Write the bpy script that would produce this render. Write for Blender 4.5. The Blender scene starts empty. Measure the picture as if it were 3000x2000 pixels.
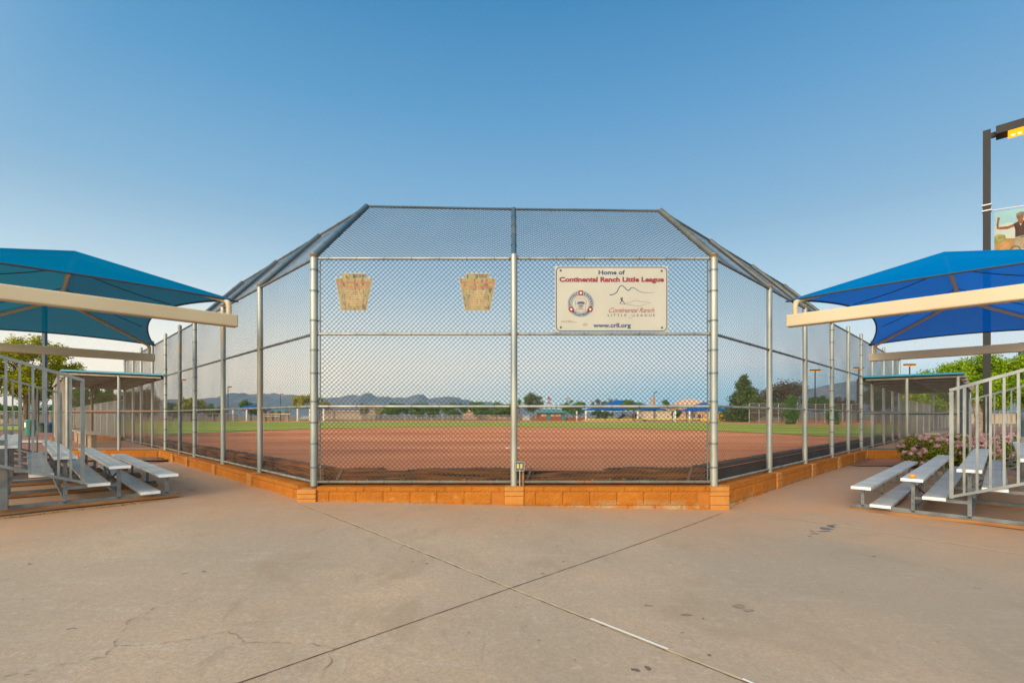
import bpy, bmesh, math, random
import numpy as np
from mathutils import Vector, Matrix
random.seed(7); np.random.seed(7)
R = math.radians
SC = bpy.context.scene
COL = SC.collection
# ------------------------------------------------------------------ camera, sky, sun, exposure
F = 1432.0; HY = 1218.0; CZ = 1.40          # focal length and horizon of the 3000 px photograph
cam_d = bpy.data.cameras.new('camera'); cam = bpy.data.objects.new('camera', cam_d); COL.objects.link(cam)
cam.location = (0, 0, CZ); cam.rotation_euler = (R(90), 0, 0)
cam_d.sensor_width = 36; cam_d.lens = 36 * F / 3000
cam_d.shift_y = (HY - 1000) / 3000; cam_d.clip_end = 30000; cam_d.clip_start = 0.05
SC.camera = cam
SC.view_settings.view_transform = 'Standard'; SC.view_settings.look = 'None'
SC.view_settings.exposure = 0.0; SC.view_settings.gamma = 1
SUN_AZ = R(212); SUN_EL = R(24)              # compass-like: 0 = +Y, clockwise; behind the camera to the left
def lin(c):
    return tuple((x / 12.92 if x <= 0.04045 else ((x + 0.055) / 1.055) ** 2.4) for x in [v / 255.0 for v in c])
W = bpy.data.worlds.new('World'); SC.world = W; W.use_nodes = True
nt = W.node_tree; nt.nodes.clear(); N = nt.nodes.new; L = nt.links.new
out = N('ShaderNodeOutputWorld'); bg = N('ShaderNodeBackground'); L(bg.outputs[0], out.inputs[0])
sky = N('ShaderNodeTexSky'); sky.sky_type = 'NISHITA'; sky.sun_disc = False
sky.sun_elevation = SUN_EL; sky.sun_rotation = SUN_AZ; sky.air_density = 1.0; sky.dust_density = 1.0
tc = N('ShaderNodeTexCoord'); sep = N('ShaderNodeSeparateXYZ'); L(tc.outputs['Generated'], sep.inputs[0])
def ramp(stops):
    r = N('ShaderNodeValToRGB'); e = r.color_ramp.elements
    while len(e) < len(stops): e.new(0.5)
    for k, (p, c) in enumerate(stops):
        e[k].position = p; e[k].color = lin(c) + (1,)
    r.color_ramp.interpolation = 'B_SPLINE' if False else 'LINEAR'
    L(sep.outputs['Z'], r.inputs[0]); return r
rl = ramp([(0.0, (238, 214, 184)), (0.07, (246, 228, 202)), (0.14, (228, 226, 216)), (0.24, (184, 208, 222)), (0.38, (138, 184, 218)), (0.52, (100, 162, 208)), (0.66, (66, 138, 190)), (1.0, (62, 130, 184))])
rr = ramp([(0.0, (136, 182, 206)), (0.045, (158, 192, 208)), (0.10, (204, 209, 211)), (0.17, (188, 209, 219)), (0.26, (166, 198, 220)), (0.38, (134, 180, 216)), (0.52, (100, 160, 208)), (0.66, (64, 136, 190)), (1.0, (60, 128, 184))])
mrx = N('ShaderNodeMapRange'); L(sep.outputs['X'], mrx.inputs[0]); mrx.inputs[1].default_value = -0.45; mrx.inputs[2].default_value = 0.30
mixlr = N('ShaderNodeMixRGB'); L(mrx.outputs[0], mixlr.inputs[0]); L(rl.outputs[0], mixlr.inputs[1]); L(rr.outputs[0], mixlr.inputs[2])
# glow of the low sun in the part of the sky behind the camera
dot = N('ShaderNodeVectorMath'); dot.operation = 'DOT_PRODUCT'; L(tc.outputs['Generated'], dot.inputs[0])
sd = Vector((math.sin(SUN_AZ) * math.cos(SUN_EL), math.cos(SUN_AZ) * math.cos(SUN_EL), math.sin(SUN_EL)))
dot.inputs[1].default_value = sd
mg = N('ShaderNodeMapRange'); mg.interpolation_type = 'SMOOTHSTEP'; L(dot.outputs['Value'], mg.inputs[0]); mg.inputs[1].default_value = -0.05; mg.inputs[2].default_value = 1.0
glow = N('ShaderNodeMixRGB'); glow.blend_type = 'ADD'; L(mg.outputs[0], glow.inputs[0]); L(mixlr.outputs[0], glow.inputs[1]); glow.inputs[2].default_value = (2.1, 1.75, 1.30, 1)
lb = N('ShaderNodeMapRange'); L(sep.outputs['Z'], lb.inputs[0]); lb.inputs[1].default_value = 0.0; lb.inputs[2].default_value = 0.34; lb.inputs[3].default_value = 1.45; lb.inputs[4].default_value = 1.0
lbs = N('ShaderNodeVectorMath'); lbs.operation = 'SCALE'; L(glow.outputs[0], lbs.inputs[0]); L(lb.outputs[0], lbs.inputs['Scale'])
skm = N('ShaderNodeVectorMath'); skm.operation = 'SCALE'; L(sky.outputs[0], skm.inputs[0]); skm.inputs['Scale'].default_value = 0.10
fin = N('ShaderNodeMixRGB'); fin.inputs[0].default_value = 0.06; L(lbs.outputs[0], fin.inputs[1]); L(skm.outputs[0], fin.inputs[2])
L(fin.outputs[0], bg.inputs[0]); bg.inputs[1].default_value = 1.0
sl = bpy.data.lights.new('sun', 'SUN'); so = bpy.data.objects.new('sun', sl); COL.objects.link(so)
sl.energy = 2.2; sl.angle = R(24); sl.color = (1.0, 0.86, 0.66)
so.rotation_euler = sd.to_track_quat('Z', 'Y').to_euler()

# ------------------------------------------------------------------ helpers
def X(px, Y): return (px - 1500.0) / F * Y
def Z(py, Y): return CZ + (HY - py) / F * Y
def P(px, py, Y): return Vector((X(px, Y), Y, Z(py, Y)))
ORG = {}
def tag(o, label=None, cat=None, group=None, kind=None):
    if label: o['label'] = label
    if cat: o['category'] = cat
    if group: o['group'] = group
    if kind: o['kind'] = kind
    return o
def thing(name, label, cat, loc=(0, 0, 0), group=None, rz=0):
    o = bpy.data.objects.new(name, None); COL.objects.link(o); o.location = loc; o.rotation_euler = (0, 0, rz)
    o.empty_display_size = 0.2
    ORG[o.name] = Vector(loc); return tag(o, label, cat, group)
class MB:
    def __init__(s): s.v = []; s.f = []; s.m = []; s.mi = 0
    def add(s, vs, fs):
        b = len(s.v); s.v += [tuple(v) for v in vs]
        for f in fs: s.f.append(tuple(i + b for i in f)); s.m.append(s.mi)
        return s
    def box(s, c, d, rz=0):
        c = Vector(c); hx, hy, hz = d[0] / 2, d[1] / 2, d[2] / 2; ca, sa = math.cos(rz), math.sin(rz)
        vs = []
        for z in (-hz, hz):
            for x, y in ((-hx, -hy), (hx, -hy), (hx, hy), (-hx, hy)):
                vs.append((c.x + x * ca - y * sa, c.y + x * sa + y * ca, c.z + z))
        return s.add(vs, [(3, 2, 1, 0), (4, 5, 6, 7), (0, 1, 5, 4), (1, 2, 6, 5), (2, 3, 7, 6), (3, 0, 4, 7)])
    def beam(s, a, b, w, h, up=(0, 0, 1)):
        a = Vector(a); b = Vector(b); d = (b - a).normalized(); up = Vector(up)
        if abs(d.dot(up)) > 0.99: up = Vector((0, 1, 0))
        r = d.cross(up).normalized(); u = r.cross(d).normalized(); vs = []
        for p in (a, b):
            for i, j in ((-1, -1), (1, -1), (1, 1), (-1, 1)): vs.append(p + r * i * w / 2 + u * j * h / 2)
        return s.add(vs, [(3, 2, 1, 0), (4, 5, 6, 7), (0, 1, 5, 4), (1, 2, 6, 5), (2, 3, 7, 6), (3, 0, 4, 7)])
    def tube(s, a, b, r, n=10, r2=None, cap=True):
        return s.path([a, b], [r, r if r2 is None else r2], n, cap)
    def path(s, pts, rs, n=8, cap=True):
        pts = [Vector(p) for p in pts]
        if not isinstance(rs, (list, tuple)): rs = [rs] * len(pts)
        b = len(s.v); prev = None
        for k, p in enumerate(pts):
            d = (pts[min(k + 1, len(pts) - 1)] - pts[max(k - 1, 0)]).normalized()
            if prev is None:
                up = Vector((0, 0, 1)) if abs(d.z) < 0.9 else Vector((1, 0, 0)); r = d.cross(up).normalized()
            else: r = (prev - d * prev.dot(d)).normalized()
            prev = r; u = r.cross(d)
            for i in range(n):
                t = 2 * math.pi * i / n; s.v.append(tuple(p + (r * math.cos(t) + u * math.sin(t)) * rs[k]))
        for k in range(len(pts) - 1):
            for i in range(n):
                j = (i + 1) % n; s.f.append((b + k * n + i, b + k * n + j, b + (k + 1) * n + j, b + (k + 1) * n + i)); s.m.append(s.mi)
        if cap:
            s.f.append(tuple(b + i for i in range(n - 1, -1, -1))); s.m.append(s.mi)
            e = b + (len(pts) - 1) * n; s.f.append(tuple(e + i for i in range(n))); s.m.append(s.mi)
        return s
    def lathe(s, c, prof, n=16):
        c = Vector(c); b = len(s.v)
        for r, z in prof:
            for i in range(n):
                t = 2 * math.pi * i / n; s.v.append((c.x + r * math.cos(t), c.y + r * math.sin(t), c.z + z))
        for k in range(len(prof) - 1):
            for i in range(n):
                j = (i + 1) % n; s.f.append((b + k * n + i, b + k * n + j, b + (k + 1) * n + j, b + (k + 1) * n + i)); s.m.append(s.mi)
        s.f.append(tuple(b + i for i in range(n - 1, -1, -1))); s.m.append(s.mi)
        e = b + (len(prof) - 1) * n; s.f.append(tuple(e + i for i in range(n))); s.m.append(s.mi)
        return s
    def prism(s, pts, ext):
        ext = Vector(ext); n = len(pts); pts = [Vector(p) for p in pts]
        return s.add(pts + [p + ext for p in pts], [tuple(range(n - 1, -1, -1)), tuple(range(n, 2 * n))] + [(i, (i + 1) % n, n + (i + 1) % n, n + i) for i in range(n)])
    def grid(s, fn, nu, nv):
        b = len(s.v)
        for j in range(nv + 1):
            for i in range(nu + 1): s.v.append(tuple(fn(i / nu, j / nv)))
        for j in range(nv):
            for i in range(nu):
                a = b + j * (nu + 1) + i; s.f.append((a, a + 1, a + nu + 2, a + nu + 1)); s.m.append(s.mi)
        return s
    def build(s, name, mat, parent=None, smooth=False, label=None, local=False, fix=True):
        me = bpy.data.meshes.new(name)
        if parent is not None and not local:
            o = parent; off = Vector((0, 0, 0))
            while o is not None: off += ORG.get(o.name, Vector((0, 0, 0))); o = o.parent
            vs = [(x - off.x, y - off.y, z - off.z) for x, y, z in s.v]
        else: vs = s.v
        me.from_pydata(vs, [], s.f)
        if fix:
            bm = bmesh.new(); bm.from_mesh(me); bmesh.ops.recalc_face_normals(bm, faces=bm.faces); bm.to_mesh(me); bm.free()
        for m in (mat if isinstance(mat, (list, tuple)) else [mat]): me.materials.append(m)
        if max(s.m, default=0) > 0: me.polygons.foreach_set('material_index', s.m)
        if smooth:
            me.polygons.foreach_set('use_smooth', [True] * len(me.polygons))
            try: me.set_sharp_from_angle(angle=R(40))
            except Exception: pass
        o = bpy.data.objects.new(name, me); COL.objects.link(o)
        if parent is not None: o.parent = parent
        if label: o['label'] = label
        return o
def copy_tree(o, loc, rz=None, scale=None, label=None):
    c = o.copy(); COL.objects.link(c); c.location = loc
    if rz is not None: c.rotation_euler = (0, 0, rz)
    if scale is not None: c.scale = scale
    if label: c['label'] = label
    for ch in list(o.children):
        d = ch.copy(); COL.objects.link(d); d.parent = c
        for g in list(ch.children):
            e = g.copy(); COL.objects.link(e); e.parent = d
    return c
def raw_mesh(name, V, Q, mat, parent=None, off=None):
    """numpy quads/tris to mesh"""
    V = np.asarray(V, dtype=np.float32); Q = np.asarray(Q, dtype=np.int32); k = Q.shape[1]
    if off is not None: V = V - np.array(off, dtype=np.float32)
    me = bpy.data.meshes.new(name); me.vertices.add(len(V)); me.vertices.foreach_set('co', V.ravel())
    me.loops.add(Q.size); me.loops.foreach_set('vertex_index', Q.ravel())
    me.polygons.add(len(Q)); me.polygons.foreach_set('loop_start', np.arange(0, Q.size, k, dtype=np.int32))
    try: me.polygons.foreach_set('loop_total', np.full(len(Q), k, dtype=np.int32))
    except Exception: pass
    me.update(calc_edges=True); me.materials.append(mat)
    o = bpy.data.objects.new(name, me); COL.objects.link(o)
    if parent is not None: o.parent = parent
    return o
# ------------------------------------------------------------------ materials
def new_mat(name):
    m = bpy.data.materials.new(name); m.use_nodes = True; n = m.node_tree; n.nodes.clear(); return m, n
def pm(name, c1, c2=None, scale=4.0, rough=0.7, metal=0.0, bump=0.0, bscale=None, c3=None, s3=0.7, t3=(0.55, 0.7), spec=0.5, stretch=(1, 1, 1), detail=6, lo=0.35, hi=0.65):
    """noise-mixed procedural material on world position; colours are linear albedo"""
    m, n = new_mat(name); A = n.nodes.new; K = n.links.new
    o = A('ShaderNodeOutputMaterial'); b = A('ShaderNodeBsdfPrincipled'); K(b.outputs[0], o.inputs[0])
    g = A('ShaderNodeNewGeometry'); mp = A('ShaderNodeMapping'); K(g.outputs['Position'], mp.inputs[0]); mp.inputs['Scale'].default_value = stretch
    c2 = c2 or tuple(min(1, x * 0.8) for x in c1)
    nz = A('ShaderNodeTexNoise'); nz.inputs['Scale'].default_value = scale; nz.inputs['Detail'].default_value = detail; K(mp.outputs[0], nz.inputs['Vector'])
    mr = A('ShaderNodeMapRange'); K(nz.outputs[0], mr.inputs[0]); mr.inputs[1].default_value = lo; mr.inputs[2].default_value = hi
    mx = A('ShaderNodeMixRGB'); K(mr.outputs[0], mx.inputs[0]); mx.inputs[1].default_value = c1 + (1,); mx.inputs[2].default_value = c2 + (1,)
    col = mx.outputs[0]
    if c3:
        n3 = A('ShaderNodeTexNoise'); n3.inputs['Scale'].default_value = s3; n3.inputs['Detail'].default_value = 8; K(mp.outputs[0], n3.inputs['Vector'])
        m3 = A('ShaderNodeMapRange'); K(n3.outputs[0], m3.inputs[0]); m3.inputs[1].default_value = t3[0]; m3.inputs[2].default_value = t3[1]
        x3 = A('ShaderNodeMixRGB'); K(m3.outputs[0], x3.inputs[0]); K(col, x3.inputs[1]); x3.inputs[2].default_value = c3 + (1,); col = x3.outputs[0]
    K(col, b.inputs['Base Color']); b.inputs['Roughness'].default_value = rough; b.inputs['Metallic'].default_value = metal
    b.inputs['Specular IOR Level'].default_value = spec
    if bump:
        nb = A('ShaderNodeTexNoise'); nb.inputs['Scale'].default_value = bscale or scale * 6; nb.inputs['Detail'].default_value = 8; K(mp.outputs[0], nb.inputs['Vector'])
        bp = A('ShaderNodeBump'); bp.inputs['Strength'].default_value = bump; bp.inputs['Distance'].default_value = 0.02; K(nb.outputs[0], bp.inputs['Height']); K(bp.outputs[0], b.inputs['Normal'])
    m['_col'] = 1
    return m
def leaf_mat(name, c1, c2, trans=0.35, sc=1.2):
    m, n = new_mat(name); A = n.nodes.new; K = n.links.new
    o = A('ShaderNodeOutputMaterial'); d = A('ShaderNodeBsdfDiffuse'); t = A('ShaderNodeBsdfTranslucent'); mx = A('ShaderNodeMixShader'); mx.inputs[0].default_value = trans
    g = A('ShaderNodeNewGeometry'); nz = A('ShaderNodeTexNoise'); nz.inputs['Scale'].default_value = sc; nz.inputs['Detail'].default_value = 3; K(g.outputs['Position'], nz.inputs['Vector'])
    ad = A('ShaderNodeMath'); ad.operation = 'ADD'; K(nz.outputs[0], ad.inputs[0])
    mu = A('ShaderNodeMath'); mu.operation = 'MULTIPLY_ADD'; K(g.outputs['Random Per Island'], mu.inputs[0]); mu.inputs[1].default_value = 0.45; mu.inputs[2].default_value = -0.22; K(mu.outputs[0], ad.inputs[1])
    mr = A('ShaderNodeMapRange'); K(ad.outputs[0], mr.inputs[0]); mr.inputs[1].default_value = 0.3; mr.inputs[2].default_value = 0.7
    c = A('ShaderNodeMixRGB'); K(mr.outputs[0], c.inputs[0]); c.inputs[1].default_value = c1 + (1,); c.inputs[2].default_value = c2 + (1,)
    K(c.outputs[0], d.inputs[0]); K(c.outputs[0], t.inputs[0]); K(d.outputs[0], mx.inputs[1]); K(t.outputs[0], mx.inputs[2]); K(mx.outputs[0], o.inputs[0]); return m
def emit_mat(name, c, s):
    m, n = new_mat(name); o = n.nodes.new('ShaderNodeOutputMaterial'); e = n.nodes.new('ShaderNodeEmission'); e.inputs[0].default_value = c + (1,); e.inputs[1].default_value = s
    n.links.new(e.outputs[0], o.inputs[0]); return m
def fabric_mat(name, c1, c2, trans=0.45, tc_=None):
    m, n = new_mat(name); A = n.nodes.new; K = n.links.new
    o = A('ShaderNodeOutputMaterial'); d = A('ShaderNodeBsdfDiffuse'); t = A('ShaderNodeBsdfTranslucent'); mx = A('ShaderNodeMixShader'); mx.inputs[0].default_value = trans
    g = A('ShaderNodeNewGeometry'); mp = A('ShaderNodeMapping'); mp.inputs['Rotation'].default_value = (0, 0, R(45)); mp.inputs['Scale'].default_value = (0.5, 9, 9); K(g.outputs['Position'], mp.inputs[0])
    nz = A('ShaderNodeTexNoise'); nz.inputs['Scale'].default_value = 2.5; nz.inputs['Detail'].default_value = 6; K(mp.outputs[0], nz.inputs['Vector'])
    c = A('ShaderNodeMixRGB'); K(nz.outputs[0], c.inputs[0]); c.inputs[1].default_value = c1 + (1,); c.inputs[2].default_value = c2 + (1,)
    K(c.outputs[0], d.inputs[0]); t.inputs[0].default_value = (tc_ or c1) + (1,); K(d.outputs[0], mx.inputs[1]); K(t.outputs[0], mx.inputs[2])
    tr = A('ShaderNodeBsdfTransparent'); m2 = A('ShaderNodeMixShader'); m2.inputs[0].default_value = 0.03; K(mx.outputs[0], m2.inputs[1]); K(tr.outputs[0], m2.inputs[2]); K(m2.outputs[0], o.inputs[0]); return m
def film_mat(name, c, a):
    m, n = new_mat(name); A = n.nodes.new; K = n.links.new
    o = A('ShaderNodeOutputMaterial'); d = A('ShaderNodeBsdfDiffuse'); d.inputs[0].default_value = c + (1,); t = A('ShaderNodeBsdfTransparent'); mx = A('ShaderNodeMixShader'); mx.inputs[0].default_value = a
    K(t.outputs[0], mx.inputs[1]); K(d.outputs[0], mx.inputs[2]); K(mx.outputs[0], o.inputs[0]); return m
M = {}
M['galv'] = pm('galvanised_steel', (.40, .41, .35), (.25, .28, .27), 3.0, .42, .55, .04, 40, c3=(.30, .24, .15), s3=2.2, t3=(.60, .74), stretch=(1, 1, .35))
M['galv_dark'] = pm('weathered_rail', (.20, .22, .20), (.13, .15, .15), 5.0, .45, .55, c3=(.26, .17, .09), s3=2.0, t3=(.58, .72))
M['galv_low'] = pm('dusty_bottom_rail', (.17, .16, .13), (.12, .115, .095), 4.0, .6, .2, c3=(.24, .13, .06), s3=3.0, t3=(.5, .68))
M['hood'] = pm('painted_hood_pipe', (.025, .08, .13), (.04, .08, .11), 3.0, .5, 0, c3=(.08, .10, .10), s3=1.0, t3=(.5, .7))
M['hood_right'] = pm('weathered_hood_pipe', (.12, .125, .10), (.07, .09, .09), 3.0, .5, .2)
M['wire'] = pm('chain_link_wire', (.085, .095, .10), (.06, .07, .075), 2.0, .5, .35)
M['wire_rusty'] = pm('rusty_chain_link_wire', (.28, .22, .15), (.19, .15, .11), 2.0, .6, .2)
M['wire_light'] = pm('light_chain_link_wire', (.30, .29, .26), (.23, .22, .19), 2.0, .5, .3)
M['rust'] = pm('rust', (.17, .085, .04), (.15, .12, .085), 30, .85)
M['rusty_pipe'] = pm('rusty_pipe', (.20, .15, .12), (.27, .15, .08), 6, .7, .2)
M['tie'] = pm('tie_wire', (.07, .08, .08), (.05, .05, .05), 5, .6, .3)
M['alu'] = pm('brushed_aluminium', (.60, .60, .56), (.47, .48, .46), 2.5, .45, .15, .03, 60, c3=(.38, .36, .31), s3=1.6, t3=(.55, .75))
M['alu_end'] = pm('aluminium_end_cap', (.78, .79, .78), (.66, .67, .66), 6, .45, .15)
M['steel_frame'] = pm('galvanised_frame', (.20, .22, .22), (.12, .13, .135), 5, .55, .4, c3=(.28, .20, .12), s3=3, t3=(.58, .72))
M['picket'] = pm('guard_rail_tube', (.27, .29, .28), (.17, .19, .19), 4, .45, .45)
M['wood'] = pm('weathered_lumber', (.34, .16, .05), (.20, .09, .03), 3, .85, 0, .3, 30, stretch=(1, 1, 6))
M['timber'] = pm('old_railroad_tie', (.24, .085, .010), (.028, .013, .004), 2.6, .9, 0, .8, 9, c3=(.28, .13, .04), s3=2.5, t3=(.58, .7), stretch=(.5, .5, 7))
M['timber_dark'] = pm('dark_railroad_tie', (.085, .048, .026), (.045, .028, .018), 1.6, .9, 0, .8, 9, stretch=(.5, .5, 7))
M['beam'] = pm('cream_powder_coat', (.55, .455, .29), (.49, .40, .25), 0.8, .38, 0, .02, 3)
M['beam_shade'] = M['beam']
M['white'] = pm('white_paint', (.75, .73, .66), (.66, .63, .56), 3, .6)
M['bronze'] = pm('bronze_pole_paint', (.032, .032, .030), (.026, .027, .028), 2, .6, 0, spec=.25)
M['greypole'] = pm('grey_pole_paint', (.05, .08, .10), (.04, .065, .085), 2, .55, 0)
M['teal'] = pm('teal_trim', (.02, .28, .38), (.03, .22, .30), 6, .4)
M['deck'] = pm('corrugated_deck_metal', (.30, .27, .21), (.22, .18, .13), 4, .5, .3, c3=(.20, .10, .05), s3=1.5, t3=(.6, .7))
M['deck_dark'] = pm('dark_roof_deck', (.05, .04, .035), (.035, .03, .025), 4, .7)
M['sign'] = pm('sign_face', (.45, .43, .355), (.41, .39, .32), 2, .5, c3=(.34, .30, .21), s3=1.8, t3=(.66, .84), stretch=(1, 1, .6))
M['navy'] = pm('navy_print', (.010, .055, .14), (.008, .045, .12), 30, .5)
M['red'] = pm('red_print', (.30, .012, .016), (.24, .012, .014), 30, .5)
M['black'] = pm('black_print', (.03, .03, .035), (.02, .02, .02), 30, .6)
M['fadedred'] = pm('faded_red_print', (.40, .10, .07), (.52, .36, .18), 60, .7, lo=.5, hi=.75)
M['fadedpink'] = pm('faded_pink_print', (.50, .24, .14), (.55, .42, .22), 50, .7, lo=.45, hi=.6)
M['fadedgrey'] = pm('faded_grey_print', (.16, .15, .10), (.48, .40, .20), 45, .7, lo=.5, hi=.7)
M['oldboard'] = pm('cracked_yellowed_board', (.36, .29, .115), (.24, .21, .12), 22, .8, 0, .3, 60, c3=(.13, .11, .07), s3=34, t3=(.54, .62), stretch=(1, 1, .35))
M['edge'] = pm('board_edge', (.55, .47, .34), (.48, .40, .29), 10, .7)
M['orange_fruit'] = pm('mandarin_peel', (.90, .32, .015), (.80, .26, .01), 60, .4, 0, .2, 220)
M['plastic_green'] = pm('green_plastic', (.02, .20, .11), (.015, .16, .09), 4, .45)
M['bin_olive'] = pm('olive_bin_plastic', (.07, .10, .045), (.05, .075, .04), 4, .5)
M['bin_blue'] = pm('blue_plastic', (.02, .06, .22), (.02, .05, .16), 6, .4)
M['bin_dark'] = pm('dark_bin_plastic', (.02, .05, .06), (.015, .035, .045), 6, .4)
M['bark'] = pm('bark', (.20, .12, .07), (.11, .07, .045), 8, .9, 0, .6, 20, stretch=(1, 1, .3))
M['bark_pale'] = pm('pale_mottled_bark', (.42, .32, .20), (.20, .15, .10), 6, .9, 0, .4, 14)
M['leaf_dark'] = leaf_mat('dark_foliage', (.035, .085, .015), (.12, .21, .03))
M['leaf_mid'] = leaf_mat('green_foliage', (.05, .14, .015), (.17, .30, .03))
M['leaf_olive'] = leaf_mat('olive_foliage', (.13, .16, .01), (.50, .46, .02), sc=.8)
M['leaf_bright'] = leaf_mat('bright_foliage', (.10, .22, .01), (.38, .50, .03), sc=1.1)
M['leaf_pine'] = leaf_mat('pine_needles', (.035, .075, .015), (.14, .18, .03), .2)
M['leaf_brown'] = leaf_mat('dry_twigs', (.07, .06, .03), (.16, .12, .06), .2)
M['leaf_shrub'] = leaf_mat('shrub_foliage', (.06, .11, .01), (.34, .36, .04), .3, 6)
M['petal'] = leaf_mat('pink_blossom', (.62, .32, .34), (.88, .60, .60), .3, 9)
M['litter'] = leaf_mat('dry_leaf', (.22, .12, .03), (.50, .32, .06), .2, 30)
M['fab_left'] = fabric_mat('turquoise_shade_cloth', (.0, .155, .32), (.0, .20, .40), .30, (.0, .16, .24))
M['fab_right'] = fabric_mat('blue_shade_cloth', (.0, .17, .46), (.0, .22, .54), .36, (.0, .17, .80))
M['fab_far'] = fabric_mat('royal_blue_cloth', (.0, .12, .42), (.0, .16, .50), .2)
M['hem'] = pm('dark_hem', (.015, .05, .09), (.02, .04, .07), 5, .7)
M['stucco'] = pm('tan_stucco', (.56, .34, .20), (.50, .30, .17), 1, .9)
M['stucco_pale'] = pm('pale_stucco', (.58, .44, .29), (.52, .39, .25), 1, .9)
M['tile'] = pm('clay_tile', (.66, .44, .28), (.55, .34, .20), 3, .85, stretch=(6, 1, 1))
M['tile_brown'] = pm('brown_tile', (.22, .13, .10), (.18, .11, .08), 3, .85)
M['brick'] = pm('brick', (.30, .10, .04), (.22, .07, .03), 4, .9)
M['tealroof'] = pm('teal_metal_roof', (.09, .26, .22), (.07, .22, .19), 2, .5)
M['tealdoor'] = pm('teal_door', (.0, .22, .18), (.0, .19, .16), 2, .5)
M['glass'] = pm('window_glass', (.03, .04, .05), (.05, .06, .07), 2, .1, 0)
M['yellow'] = pm('yellow_paint', (.75, .42, .02), (.65, .35, .02), 3, .5)
M['tape'] = pm('yellow_tape', (.75, .72, .03), (.65, .62, .03), 3, .5)
M['playblue'] = pm('blue_playground_plastic', (.01, .04, .22), (.01, .03, .17), 3, .4)
M['film'] = film_mat('distant_chain_link', (.16, .13, .10), .42)
M['lamp_glow'] = emit_mat('sodium_lamp_glow', (1.0, .27, .008), 2.6); M['bulb'] = emit_mat('sodium_bulb', (1.0, .62, .12), 9.0)
M['lamp_glow_far'] = emit_mat('distant_lamp_glow', (1.0, .36, .03), 1.5)
M['flagred'] = pm('flag_red', (.55, .10, .10), (.6, .3, .3), 1.5, .8)
M['flagblue'] = pm('flag_blue', (.03, .06, .30), (.03, .05, .25), 1.5, .8)
M['receptacle'] = pm('ivory_plastic', (.62, .50, .16), (.52, .40, .12), 30, .5)

# ------------------------------------------------------------------ ground heights
def sm(t): t = max(0.0, min(1.0, t)); return t * t * (3 - 2 * t)
def Hn(x, y):
    t = sm((x + 3.2) / 6.4)
    l = .12 + .02 * min(0, y - 7.4); r = -.005 + .03 * max(0, min(2, y - 7.2)) + .022 * min(0, y - 7.2)
    z = l * (1 - t) + r * t
    z = z + (0.45 - z) * sm((y - 17) / 11)
    if y > 60: z += (0.20 - 0.45) * sm((y - 60) / 70)
    return z
def Hf(x, y): return .535 - (.31 * sm((y - 60) / 70) if y > 60 else 0)
def gp(px, py, fn=Hn):
    """point where the sight line through a photo pixel meets the ground"""
    z = fn(0, 8)
    for _ in range(30):
        Y = (CZ - z) * F / (py - HY); x = X(px, Y); z = z * .5 + fn(x, Y) * .5
    return Vector((x, Y, z))
def sheet(name, xs, ys, fn, mat, off=0.0, inside=None, label=None, kind='structure'):
    mb = MB(); idx = {}
    for j, y in enumerate(ys):
        for i, x in enumerate(xs):
            idx[i, j] = len(mb.v); mb.v.append((x, y, fn(x, y) + off))
    for j in range(len(ys) - 1):
        for i in range(len(xs) - 1):
            if inside and not inside((xs[i] + xs[i + 1]) / 2, (ys[j] + ys[j + 1]) / 2): continue
            mb.f.append((idx[i, j], idx[i + 1, j], idx[i + 1, j + 1], idx[i, j + 1])); mb.m.append(0)
    o = mb.build(name, mat, smooth=True, fix=False)
    bm = bmesh.new(); bm.from_mesh(o.data); bmesh.ops.delete(bm, geom=[v for v in bm.verts if not v.link_faces], context='VERTS'); bm.to_mesh(o.data); bm.free()
    o.data.polygons.foreach_set('use_smooth', [True] * len(o.data.polygons))
    return tag(o, label, None, None, kind)
def band_sheet(name, ys, xl, xr, fn, mat, off=0.0, nx=40):
    mb = MB(); ny = len(ys) - 1
    def f(u, v):
        y = ys[int(round(v * ny))]; a, b = xl(y), xr(y); x = a + (b - a) * u; return (x, y, fn(x, y) + off)
    mb.grid(f, nx, ny); o = mb.build(name, mat, smooth=True, fix=False); return tag(o, kind='structure')
def frange(a, b, n): return [a + (b - a) * i / n for i in range(n + 1)]

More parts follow.
